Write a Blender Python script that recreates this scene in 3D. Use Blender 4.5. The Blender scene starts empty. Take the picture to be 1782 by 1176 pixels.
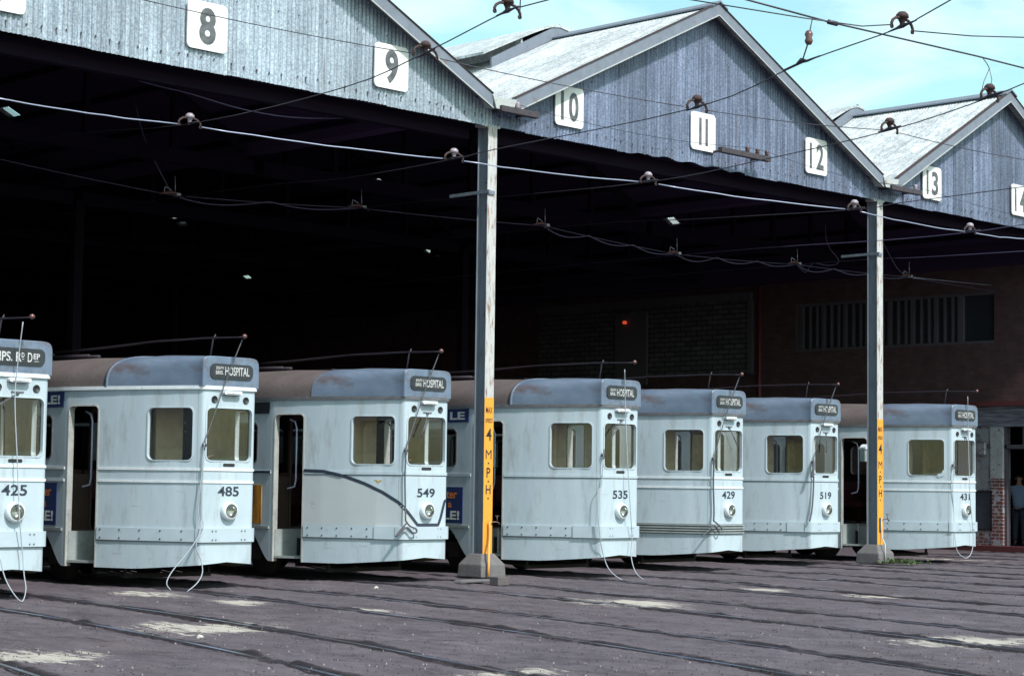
import bpy, bmesh, math, random
from mathutils import Vector, Matrix
R = math.radians
rnd = random.Random(7)
C = bpy.context.scene.collection
sc = bpy.context.scene

# ------------------------------------------------------------------ camera
IW, IH, F = 1782.0, 1176.0, 3427.96608
CP = Vector((-22.16620445, -22.65388499, 1.50799750))
CR = Vector((0.7042817962579154, -0.7098055821217648, 0.012774468619344729))
CU = Vector((-0.06083417876449814, -0.042413180423043, 0.997246371174371))
CF = Vector((0.7073092351678812, 0.7031195899099846, 0.0730512705641859))
cd = bpy.data.cameras.new('camera'); cam = bpy.data.objects.new('camera', cd); C.objects.link(cam)
m = Matrix((CR, CU, -CF)).transposed().to_4x4(); m.translation = CP
cam.matrix_world = m
cd.sensor_width = 36; cd.lens = F / IW * 36; cd.clip_end = 3000; cd.clip_start = 0.1
sc.camera = cam

def ray(a, b): return CF + CR * ((a - IW / 2) / F) - CU * ((b - IH / 2) / F)
def at(a, b, ax, v):
    d = ray(a, b); return CP + d * ((v - CP[ax]) / d[ax])
def atx(a, b, v): return at(a, b, 0, v)
def aty(a, b, v): return at(a, b, 1, v)
def atz(a, b, v): return at(a, b, 2, v)

# ------------------------------------------------------------------ materials
def _n(nt, t, **k):
    n = nt.nodes.new(t)
    for a, v in k.items(): setattr(n, a, v)
    return n
def mat(name, base, rough=.6, metal=0, var=None, scale=3, stretch=(1, 1, 1), bump=0, bscale=40, amount=1, detail=6, spec=.5, dirt=None, dscale=1.5, dthr=(.5, .7), emis=None):
    m = bpy.data.materials.new(name); m.use_nodes = True
    nt = m.node_tree; b = nt.nodes['Principled BSDF']; L = nt.links
    b.inputs['Roughness'].default_value = rough; b.inputs['Metallic'].default_value = metal
    b.inputs['Specular IOR Level'].default_value = spec
    b.inputs['Base Color'].default_value = (*base, 1)
    if emis: b.inputs['Emission Color'].default_value = (*emis[:3], 1); b.inputs['Emission Strength'].default_value = emis[3]
    tc = _n(nt, 'ShaderNodeTexCoord'); mp = _n(nt, 'ShaderNodeMapping'); mp.inputs['Scale'].default_value = stretch
    L.new(tc.outputs['Object'], mp.inputs['Vector'])
    out = None
    if var:
        no = _n(nt, 'ShaderNodeTexNoise'); no.inputs['Scale'].default_value = scale; no.inputs['Detail'].default_value = detail; no.inputs['Roughness'].default_value = .65
        L.new(mp.outputs[0], no.inputs['Vector'])
        cr = _n(nt, 'ShaderNodeValToRGB'); e = cr.color_ramp.elements
        e[0].position = .5 - .22 * amount; e[1].position = .5 + .22 * amount
        e[0].color = (*base, 1); e[1].color = (*var, 1)
        L.new(no.outputs['Fac'], cr.inputs['Fac']); out = cr.outputs['Color']
        L.new(out, b.inputs['Base Color'])
    if dirt:
        n2 = _n(nt, 'ShaderNodeTexNoise'); n2.inputs['Scale'].default_value = dscale; n2.inputs['Detail'].default_value = 9; n2.inputs['Roughness'].default_value = .7
        L.new(mp.outputs[0], n2.inputs['Vector'])
        r2 = _n(nt, 'ShaderNodeMapRange'); r2.inputs['From Min'].default_value = dthr[0]; r2.inputs['From Max'].default_value = dthr[1]
        L.new(n2.outputs['Fac'], r2.inputs['Value'])
        mx = _n(nt, 'ShaderNodeMix', data_type='RGBA'); L.new(r2.outputs[0], mx.inputs[0])
        if out: L.new(out, mx.inputs[6])
        else: mx.inputs[6].default_value = (*base, 1)
        mx.inputs[7].default_value = (*dirt, 1); L.new(mx.outputs[2], b.inputs['Base Color'])
    if bump:
        n3 = _n(nt, 'ShaderNodeTexNoise'); n3.inputs['Scale'].default_value = bscale; n3.inputs['Detail'].default_value = 5
        L.new(mp.outputs[0], n3.inputs['Vector'])
        bp = _n(nt, 'ShaderNodeBump'); bp.inputs['Strength'].default_value = bump; bp.inputs['Distance'].default_value = .02
        L.new(n3.outputs['Fac'], bp.inputs['Height']); L.new(bp.outputs[0], b.inputs['Normal'])
    return m

M = {}
M['tram_white'] = mat('tram_white', (.45, .525, .58), .42, var=(.375, .45, .515), scale=1.6, dirt=(.25, .255, .25), dscale=2.2, dthr=(.52, .82), bump=.14, bscale=1.6, stretch=(2.2, 2.2, .55))
M['tram_cream'] = mat('tram_cream', (.44, .475, .50), .45, var=(.39, .425, .45), dirt=(.25, .23, .2), dscale=4, dthr=(.62, .8), scale=1.3)
M['skirt'] = mat('skirt_white', (.44, .52, .58), .5, var=(.36, .43, .49), scale=2.5, dirt=(.25, .24, .22), dscale=6, dthr=(.62, .85))
M['trim'] = mat('trim_white', (.72, .76, .79), .4, var=(.56, .60, .64), scale=9, dirt=(.16, .13, .12), dscale=14, dthr=(.6, .8))
M['darktrim'] = mat('trim_dark', (.07, .075, .09), .5, var=(.14, .14, .15), scale=12)
M['jamb'] = mat('door_jamb', (.42, .44, .43), .5, var=(.28, .28, .27), scale=8, dirt=(.1, .07, .06), dscale=18, dthr=(.6, .7))
M['cowl'] = mat('cowl_blue', (.088, .122, .185), .42, var=(.160, .208, .285), scale=1.8, dirt=(.10, .085, .095), dscale=2.4, dthr=(.50, .68), stretch=(1.3, .5, 1.6), bump=.1, bscale=3)
M['roof'] = mat('roof_canvas', (.080, .063, .065), .85, var=(.125, .10, .10), scale=3, dirt=(.06, .05, .055), dscale=6, bump=.2, bscale=20)
M['lining'] = mat('lining_cream', (.52, .42, .28), .5, var=(.38, .30, .20), dirt=(.2, .16, .11), dscale=3, dthr=(.5, .75), scale=2)
M['saloon'] = mat('saloon_wood', (.05, .03, .025), .5, var=(.08, .05, .04), scale=5)
M['maroon'] = mat('seat_maroon', (.10, .025, .035), .5)
M['floor'] = mat('tram_floor', (.12, .11, .10), .8, var=(.2, .19, .17), scale=8)
M['step'] = mat('step_panel', (.30, .34, .34), .6, var=(.2, .22, .22), scale=6)
M['chrome'] = mat('bezel_metal', (.70, .74, .74), .25, .85)
M['lens'] = mat('lens', (.45, .46, .45), .12, .9)
M['black'] = mat('black_paint', (.018, .018, .022), .5)
M['numeral'] = mat('numeral_navy', (.02, .03, .05), .5)
M['under'] = mat('underframe', (.010, .008, .010), .85, var=(.02, .015, .014), scale=6)
M['blind'] = mat('blind_black', (.025, .028, .036), .35)
M['blindtext'] = mat('blind_lettering', (.50, .50, .50), .6, dirt=(.16, .16, .17), dscale=30, dthr=(.55, .65))
M['rope'] = mat('rope_pale', (.34, .37, .42), .8)
M['ropedark'] = mat('rope_dark', (.09, .09, .11), .8)
M['pole'] = mat('trolley_pole_paint', (.022, .016, .026), .6)
M['knob'] = mat('knob_copper', (.16, .085, .08), .3, .5)
M['adblue'] = mat('advert_blue', (.02, .035, .12), .45)
M['adwhite'] = mat('advert_white', (.6, .62, .62), .5)
M['adorange'] = mat('advert_orange', (.65, .20, .05), .5)
M['poster'] = mat('poster_orange', (.50, .22, .03), .5, var=(.18, .07, .02), scale=5, stretch=(1, 1, .3), amount=.5)
M['gold'] = mat('gold_leaf', (.55, .36, .08), .4, .4)
M['concrete'] = mat('concrete', (.10, .095, .10), .9, var=(.15, .14, .145), scale=6, bump=.4, bscale=30)
M['steelgrey'] = mat('post_web_shaded', (.19, .22, .27), .6, var=(.14, .16, .20), scale=4, dirt=(.10, .05, .03), dscale=8, dthr=(.6, .72), stretch=(2, 2, .4))  # shadow-side grey-blue of the post put into the colour, plus real rust
M['postwhite'] = mat('post_front_lit_rusty', (.50, .50, .49), .6, var=(.40, .40, .41), scale=5, dirt=(.20, .10, .06), dscale=4.5, dthr=(.5, .66), stretch=(4, 4, .8))  # lit tone of the post front put into the colour, plus real rust
M['yellow'] = mat('post_yellow', (.78, .33, .035), .55, var=(.70, .28, .03), scale=8, dirt=(.25, .10, .03), dscale=10, dthr=(.66, .74))
M['hose'] = mat('hose_yellow', (.72, .31, .06), .5)
M['tap'] = mat('tap_brass', (.12, .08, .07), .4, .6)
M['rust'] = mat('rusty_iron', (.055, .024, .022), .8, var=(.03, .018, .02), scale=20)
M['wire'] = mat('wire_dark', (.045, .04, .055), .45, .3)
M['wirebright'] = mat('wire_lit_pale', (.38, .41, .55), .35, .4)  # sunlit brightness of the span wire put into the colour
M['wireblue'] = mat('wire_blue_reflections', (.10, .09, .17), .4, .3)  # bluish reflections on the inner wires put into the colour
M['porcelain'] = mat('porcelain', (.30, .25, .29), .3)
M['insul'] = mat('insulator_brown', (.06, .025, .025), .3)
M['timber'] = mat('timber_black', (.012, .008, .016), .95, var=(.017, .012, .023), scale=8, stretch=(.3, 3, 3), spec=.05)  # timber kept near-black so its colour carries the shade under the roof
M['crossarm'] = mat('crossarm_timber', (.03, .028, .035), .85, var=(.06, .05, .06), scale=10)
M['interior'] = mat('shed_shade_dark', (.050, .032, .072), .95, spec=.05)  # near-black purple stands in for the deep shade inside the shed
M['flash'] = mat('flashing_zinc', (.20, .225, .275), .55, .15, var=(.15, .17, .215), scale=5, dirt=(.16, .09, .07), dscale=9, dthr=(.6, .72))
M['gutter'] = mat('gutter_zinc', (.45, .47, .46), .55, var=(.36, .38, .38), scale=6, dirt=(.2, .12, .08), dscale=9, dthr=(.58, .7))
M['signwhite'] = mat('sign_white', (.80, .80, .78), .5, var=(.70, .71, .70), scale=5, dirt=(.25, .22, .2), dscale=20, dthr=(.7, .8))
M['signnum'] = mat('sign_numeral', (.05, .06, .07), .6, var=(.13, .14, .15), scale=8, amount=.6)
M['green'] = mat('weed_green', (.04, .07, .02), .7, var=(.06, .09, .03), scale=20)
M['redkerb'] = mat('kerb_red', (.12, .022, .025), .7, var=(.08, .02, .024), scale=5)
M['winframe'] = mat('window_frame_paint', (.078, .07, .09), .7)
M['shirt'] = mat('shirt_blue', (.17, .22, .34), .8)
M['trousers'] = mat('trousers_navy', (.025, .028, .05), .8)
M['skin'] = mat('skin', (.30, .16, .11), .6)
M['hair'] = mat('hair_dark', (.02, .014, .012), .7)
M['board'] = mat('blackboard', (.03, .035, .05), .6, var=(.05, .06, .085), scale=5, stretch=(1, 1, 2))
M['boardframe'] = mat('board_frame', (.02, .016, .02), .6)
M['render'] = mat('grey_render', (.20, .20, .23), .85, var=(.32, .32, .35), scale=3, dirt=(.10, .08, .10), dscale=4, dthr=(.5, .62), bump=.3)
M['whitewash'] = mat('whitewash', (.42, .43, .46), .8, var=(.30, .30, .34), scale=6, dirt=(.2, .08, .07), dscale=9, dthr=(.56, .62))
M['lintel'] = mat('lintel_boards', (.05, .045, .065), .8, var=(.24, .24, .30), scale=6, stretch=(3, .35, 5), amount=.7)
M['redpipe'] = mat('pipe_red', (.13, .025, .035), .6)
M['redlamp'] = mat('lamp_red', (.5, .05, .02), .4, emis=(1, .12, .05, .5))
M['wood'] = mat('offcut_wood', (.12, .10, .10), .9, var=(.08, .065, .07), scale=20)
M['stone'] = mat('pale_stone', (.5, .48, .45), .9)

# thin glass: clear pane with fresnel reflections
def glass(name, tint, rough=.03, boost=1.0):
    m = bpy.data.materials.new(name); m.use_nodes = True; nt = m.node_tree; nt.nodes.clear()
    o = _n(nt, 'ShaderNodeOutputMaterial'); mx = _n(nt, 'ShaderNodeMixShader')
    t = _n(nt, 'ShaderNodeBsdfTransparent'); t.inputs[0].default_value = (*tint, 1)
    g = _n(nt, 'ShaderNodeBsdfGlossy'); g.inputs['Roughness'].default_value = rough
    lw = _n(nt, 'ShaderNodeLayerWeight'); lw.inputs[0].default_value = .5
    pw = _n(nt, 'ShaderNodeMath', operation='POWER'); pw.inputs[1].default_value = 5; nt.links.new(lw.outputs['Facing'], pw.inputs[0])
    mu = _n(nt, 'ShaderNodeMath', operation='MULTIPLY_ADD'); mu.inputs[1].default_value = .9; mu.inputs[2].default_value = .06 * boost
    nt.links.new(pw.outputs[0], mu.inputs[0]); nt.links.new(mu.outputs[0], mx.inputs[0])
    nt.links.new(t.outputs[0], mx.inputs[1]); nt.links.new(g.outputs[0], mx.inputs[2]); nt.links.new(mx.outputs[0], o.inputs[0])
    return m
M['glass'] = glass('window_glass', (.92, .91, .88), boost=1.2)

M['dimglass'] = glass('dim_skylight_glass', (.42, .40, .40))  # tint chosen to dim the sky behind the roof openings
# corrugated sheet: tint changes from sheet to sheet, streaks run down the sheet
def sheet_mat(name, c1, c2, rust, axis, width, rough=.5, metal=.2, streak=(14, 14, .5), rthr=(.6, .75), smin=.80, smax=1.15, stain=0):
    m = bpy.data.materials.new(name); m.use_nodes = True; nt = m.node_tree; L = nt.links
    b = nt.nodes['Principled BSDF']; b.inputs['Roughness'].default_value = rough; b.inputs['Metallic'].default_value = metal
    tc = _n(nt, 'ShaderNodeTexCoord'); mp = _n(nt, 'ShaderNodeMapping'); mp.inputs['Scale'].default_value = streak
    L.new(tc.outputs['Object'], mp.inputs['Vector'])
    n1 = _n(nt, 'ShaderNodeTexNoise'); n1.inputs['Scale'].default_value = 1; n1.inputs['Detail'].default_value = 8; n1.inputs['Roughness'].default_value = .7
    L.new(mp.outputs[0], n1.inputs['Vector'])
    cr = _n(nt, 'ShaderNodeValToRGB'); e = cr.color_ramp.elements; e[0].position = .36; e[1].position = .66
    e[0].color = (*c1, 1); e[1].color = (*c2, 1); L.new(n1.outputs['Fac'], cr.inputs['Fac'])
    sp = _n(nt, 'ShaderNodeSeparateXYZ'); L.new(tc.outputs['Object'], sp.inputs[0])
    dv = _n(nt, 'ShaderNodeMath', operation='DIVIDE'); L.new(sp.outputs[axis], dv.inputs[0]); dv.inputs[1].default_value = width
    fl = _n(nt, 'ShaderNodeMath', operation='FLOOR'); L.new(dv.outputs[0], fl.inputs[0])
    wn = _n(nt, 'ShaderNodeTexWhiteNoise', noise_dimensions='1D'); L.new(fl.outputs[0], wn.inputs['W'])
    mr = _n(nt, 'ShaderNodeMapRange'); mr.inputs['To Min'].default_value = smin; mr.inputs['To Max'].default_value = smax; L.new(wn.outputs['Value'], mr.inputs['Value'])
    # seam line between sheets
    fr = _n(nt, 'ShaderNodeMath', operation='FRACT'); L.new(dv.outputs[0], fr.inputs[0])
    sm = _n(nt, 'ShaderNodeMapRange'); sm.inputs['From Max'].default_value = .035; sm.inputs['To Min'].default_value = .55; L.new(fr.outputs[0], sm.inputs['Value'])
    mm = _n(nt, 'ShaderNodeMath', operation='MULTIPLY'); L.new(mr.outputs[0], mm.inputs[0]); L.new(sm.outputs[0], mm.inputs[1])
    # large-scale mottling
    n4 = _n(nt, 'ShaderNodeTexNoise'); n4.inputs['Scale'].default_value = .8; n4.inputs['Detail'].default_value = 4; L.new(tc.outputs['Object'], n4.inputs['Vector'])
    m4 = _n(nt, 'ShaderNodeMapRange'); m4.inputs['From Min'].default_value = .3; m4.inputs['From Max'].default_value = .7; m4.inputs['To Min'].default_value = .8; m4.inputs['To Max'].default_value = 1.15; L.new(n4.outputs['Fac'], m4.inputs['Value'])
    mm2 = _n(nt, 'ShaderNodeMath', operation='MULTIPLY'); L.new(mm.outputs[0], mm2.inputs[0]); L.new(m4.outputs[0], mm2.inputs[1])
    # fine speckle of spangle and peeling paint
    n5 = _n(nt, 'ShaderNodeTexNoise'); n5.inputs['Scale'].default_value = 28; n5.inputs['Detail'].default_value = 4; n5.inputs['Roughness'].default_value = .8; L.new(tc.outputs['Object'], n5.inputs['Vector'])
    m5 = _n(nt, 'ShaderNodeMapRange'); m5.inputs['From Min'].default_value = .35; m5.inputs['From Max'].default_value = .65; m5.inputs['To Min'].default_value = .55; m5.inputs['To Max'].default_value = 1.5; L.new(n5.outputs['Fac'], m5.inputs['Value'])
    mm3 = _n(nt, 'ShaderNodeMath', operation='MULTIPLY'); L.new(mm2.outputs[0], mm3.inputs[0]); L.new(m5.outputs[0], mm3.inputs[1])
    vs = _n(nt, 'ShaderNodeVectorMath', operation='SCALE'); L.new(cr.outputs[0], vs.inputs[0]); L.new(mm3.outputs[0], vs.inputs['Scale'])
    n2 = _n(nt, 'ShaderNodeTexNoise'); n2.inputs['Scale'].default_value = .9; n2.inputs['Detail'].default_value = 8; n2.inputs['Roughness'].default_value = .75; L.new(mp.outputs[0], n2.inputs['Vector'])
    r2 = _n(nt, 'ShaderNodeMapRange'); r2.inputs['From Min'].default_value = rthr[0]; r2.inputs['From Max'].default_value = rthr[1]; L.new(n2.outputs['Fac'], r2.inputs['Value'])
    mx = _n(nt, 'ShaderNodeMix', data_type='RGBA'); L.new(r2.outputs[0], mx.inputs[0]); L.new(vs.outputs[0], mx.inputs[6]); mx.inputs[7].default_value = (*rust, 1)
    L.new(mx.outputs[2], b.inputs['Base Color'])
    return m
M['gable'] = sheet_mat('gable_sheet', (.066, .084, .140), (.185, .225, .325), (.07, .05, .058), 0, .762)
M['gablelight'] = sheet_mat('gable_sheet_pale', (.19, .235, .29), (.40, .47, .54), (.10, .07, .07), 0, .762)
M['roofsheet'] = sheet_mat('roof_sheet', (.30, .33, .345), (.56, .585, .60), (.22, .22, .235), 1, .762, rough=.6, metal=0, streak=(.5, 7, 7), rthr=(.6, .85), smin=.92, smax=1.06)

# brick
def brick_mat(name, c1, c2, mortar, sc_=1.0, rough=.85, paint=None):
    m = bpy.data.materials.new(name); m.use_nodes = True; nt = m.node_tree; L = nt.links; b = nt.nodes['Principled BSDF']
    b.inputs['Roughness'].default_value = rough
    tc = _n(nt, 'ShaderNodeTexCoord'); sp = _n(nt, 'ShaderNodeSeparateXYZ'); L.new(tc.outputs['Object'], sp.inputs[0])
    cb = _n(nt, 'ShaderNodeCombineXYZ'); L.new(sp.outputs[1], cb.inputs[0]); L.new(sp.outputs[2], cb.inputs[1])
    bk = _n(nt, 'ShaderNodeTexBrick'); L.new(cb.outputs[0], bk.inputs['Vector'])
    bk.inputs['Scale'].default_value = 1; bk.inputs['Brick Width'].default_value = .24 * sc_; bk.inputs['Row Height'].default_value = .086 * sc_
    bk.inputs['Mortar Size'].default_value = .010 * sc_; bk.inputs['Color1'].default_value = (*c1, 1); bk.inputs['Color2'].default_value = (*c2, 1); bk.inputs['Mortar'].default_value = (*mortar, 1)
    no = _n(nt, 'ShaderNodeTexNoise'); no.inputs['Scale'].default_value = 3; no.inputs['Detail'].default_value = 6; L.new(tc.outputs['Object'], no.inputs['Vector'])
    mr = _n(nt, 'ShaderNodeMapRange'); mr.inputs['To Min'].default_value = .5; mr.inputs['To Max'].default_value = 1.5; L.new(no.outputs['Fac'], mr.inputs['Value'])
    vs = _n(nt, 'ShaderNodeVectorMath', operation='SCALE'); L.new(bk.outputs['Color'], vs.inputs[0]); L.new(mr.outputs[0], vs.inputs['Scale'])
    src = vs.outputs[0]
    if paint:
        r2 = _n(nt, 'ShaderNodeMapRange'); r2.inputs['From Min'].default_value = .52; r2.inputs['From Max'].default_value = .60
        n2 = _n(nt, 'ShaderNodeTexNoise'); n2.inputs['Scale'].default_value = 7; n2.inputs['Detail'].default_value = 8; L.new(tc.outputs['Object'], n2.inputs['Vector']); L.new(n2.outputs['Fac'], r2.inputs['Value'])
        mx = _n(nt, 'ShaderNodeMix', data_type='RGBA'); L.new(r2.outputs[0], mx.inputs[0]); L.new(src, mx.inputs[6]); mx.inputs[7].default_value = (*paint, 1); src = mx.outputs[2]
    L.new(src, b.inputs['Base Color'])
    bp = _n(nt, 'ShaderNodeBump'); bp.inputs['Strength'].default_value = .5; bp.inputs['Distance'].default_value = .01; bp.invert = True
    L.new(bk.outputs['Fac'], bp.inputs['Height']); L.new(bp.outputs[0], b.inputs['Normal'])
    return m
M['brick'] = brick_mat('brick_red_dark', (.066, .032, .037), (.095, .043, .047), (.055, .042, .053))  # darker red than the pier and jamb bricks
M['brickwhite'] = brick_mat('brick_flaking_whitewash', (.12, .045, .042), (.17, .06, .055), (.30, .30, .34), paint=(.30, .30, .35))
M['brickspeck'] = brick_mat('brick_partly_whitewashed', (.17, .06, .06), (.20, .08, .075), (.3, .3, .34), paint=(.36, .36, .42))
M['breeze'] = brick_mat('breeze_blocks', (.07, .062, .08), (.11, .10, .12), (.02, .018, .025), sc_=1.6)

# ground: dusty dark asphalt with trodden sand stains
def ground_mat():
    m = bpy.data.materials.new('yard_asphalt'); m.use_nodes = True; nt = m.node_tree; L = nt.links; b = nt.nodes['Principled BSDF']
    b.inputs['Roughness'].default_value = .82; b.inputs['Specular IOR Level'].default_value = .3
    tc = _n(nt, 'ShaderNodeTexCoord')
    mp = _n(nt, 'ShaderNodeMapping'); mp.inputs['Scale'].default_value = (1, .45, 1); mp.inputs['Rotation'].default_value = (0, 0, R(-8)); L.new(tc.outputs['Object'], mp.inputs[0])
    def noise(scale, det, vec=mp.outputs[0], ro=.7):
        n = _n(nt, 'ShaderNodeTexNoise'); n.inputs['Scale'].default_value = scale; n.inputs['Detail'].default_value = det; n.inputs['Roughness'].default_value = ro; L.new(vec, n.inputs['Vector']); return n.outputs['Fac']
    cr = _n(nt, 'ShaderNodeValToRGB'); e = cr.color_ramp.elements; e[0].position = .38; e[1].position = .64; e[0].color = (.060, .048, .060, 1); e[1].color = (.160, .134, .154, 1)
    sv = _n(nt, 'ShaderNodeMapping'); sv.inputs['Scale'].default_value = (6, .7, 1); sv.inputs['Rotation'].default_value = (0, 0, R(-7)); L.new(tc.outputs['Object'], sv.inputs[0])
    lng = noise(1.0, 9, sv.outputs[0], .72); mm0 = _n(nt, 'ShaderNodeMath', operation='MULTIPLY_ADD'); L.new(noise(1.6, 12, mp.outputs[0], .78), mm0.inputs[0]); mm0.inputs[1].default_value = .6
    mm1 = _n(nt, 'ShaderNodeMath', operation='MULTIPLY'); L.new(lng, mm1.inputs[0]); mm1.inputs[1].default_value = .4; L.new(mm1.outputs[0], mm0.inputs[2])
    L.new(mm0.outputs[0], cr.inputs[0]); src = cr.outputs[0]
    def mix(fac, colr):
        nonlocal src
        mx = _n(nt, 'ShaderNodeMix', data_type='RGBA'); L.new(fac, mx.inputs[0]); L.new(src, mx.inputs[6]); mx.inputs[7].default_value = (*colr, 1); src = mx.outputs[2]
    def rng(v, a, c, lo=0, hi=1):
        r = _n(nt, 'ShaderNodeMapRange'); r.inputs['From Min'].default_value = a; r.inputs['From Max'].default_value = c; r.inputs['To Min'].default_value = lo; r.inputs['To Max'].default_value = hi; L.new(v, r.inputs[0]); return r.outputs[0]
    mix(rng(noise(2.6, 10, mp.outputs[0], .8), .55, .68), (.036, .029, .037))
    mix(rng(noise(14, 5, sv.outputs[0], .8), .62, .70, 0, .7), (.03, .024, .03))
    mix(rng(noise(9, 6, sv.outputs[0], .8), .64, .74, 0, .6), (.26, .235, .235))          # damp and oily
    mix(rng(noise(26, 4), .60, .68, 0, .8), (.035, .03, .036))      # grit
    mix(rng(noise(22, 3, tc.outputs['Object']), .70, .74, 0, .9), (.34, .31, .32))
    mix(rng(noise(.7, 6), .58, .72, 0, .4), (.15, .115, .11))         # brown dust
    # sand stains with their own outline
    sx = _n(nt, 'ShaderNodeSeparateXYZ'); L.new(tc.outputs['Object'], sx.inputs[0])
    st = _n(nt, 'ShaderNodeMapping'); st.inputs['Scale'].default_value = (11, 1.5, 1); st.inputs['Rotation'].default_value = (0, 0, R(-6)); L.new(tc.outputs['Object'], st.inputs[0])
    streak = noise(1.0, 10, st.outputs[0], .75)
    for (x, y, rx, ry, k) in SAND:
        mq = _n(nt, 'ShaderNodeMapping', vector_type='TEXTURE'); mq.inputs['Location'].default_value = (x, y, 0); mq.inputs['Rotation'].default_value = (0, 0, R(-8)); mq.inputs['Scale'].default_value = (rx, ry, 1)
        L.new(tc.outputs['Object'], mq.inputs[0])
        ln = _n(nt, 'ShaderNodeVectorMath', operation='LENGTH'); 
        fl = _n(nt, 'ShaderNodeVectorMath', operation='MULTIPLY'); fl.inputs[1].default_value = (1, 1, 0); L.new(mq.outputs[0], fl.inputs[0]); L.new(fl.outputs[0], ln.inputs[0])
        inner = rng(ln.outputs['Value'], 0.1, 1.15, .15 * k, -.20)
        ad = _n(nt, 'ShaderNodeMath', operation='ADD'); L.new(inner, ad.inputs[0]); L.new(streak, ad.inputs[1])
        mix(rng(ad.outputs[0], .49, .58, 0, .85), (.52, .48, .42))
    ga = _n(nt, 'ShaderNodeAttribute', attribute_name='groove_dirt'); mix(ga.outputs['Fac'], (.020, .015, .020))
    L.new(src, b.inputs['Base Color'])
    bp = _n(nt, 'ShaderNodeBump'); bp.inputs['Strength'].default_value = .8; bp.inputs['Distance'].default_value = .05
    ad = _n(nt, 'ShaderNodeMath', operation='ADD'); L.new(noise(5, 10), ad.inputs[0]); L.new(rng(noise(50, 3), .4, .7, 0, .25), ad.inputs[1])
    L.new(ad.outputs[0], bp.inputs['Height']); L.new(bp.outputs[0], b.inputs['Normal'])
    return m
SAND = []
def sand(a0, b0, a1, b1, w, k=1.0):
    p, q = atz(a0, b0, 0), atz(a1, b1, 0); c = (p + q) / 2
    SAND.append((c.x, c.y, w, (p - q).length / 2, k))
sand(190, 1078, 540, 1098, 1.15, 1.1); sand(890, 1040, 1300, 1056, .85, 1.35); sand(1540, 1103, 1830, 1124, 1.0, 1.35)
sand(830, 1160, 960, 1174, .7, 1.1); sand(375, 1038, 460, 1052, .35, 1.2); sand(560, 1052, 760, 1066, .35, .8); sand(1250, 1020, 1420, 1030, .5, .8); sand(1440, 1030, 1640, 1040, .8, .9)
sand(1580, 965, 1760, 978, .35, 1.0); sand(130, 1030, 300, 1028, .3, .75); sand(-20, 1120, 160, 1160, 1.0, .75); sand(120, 1028, 420, 1034, .5, .8)

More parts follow.
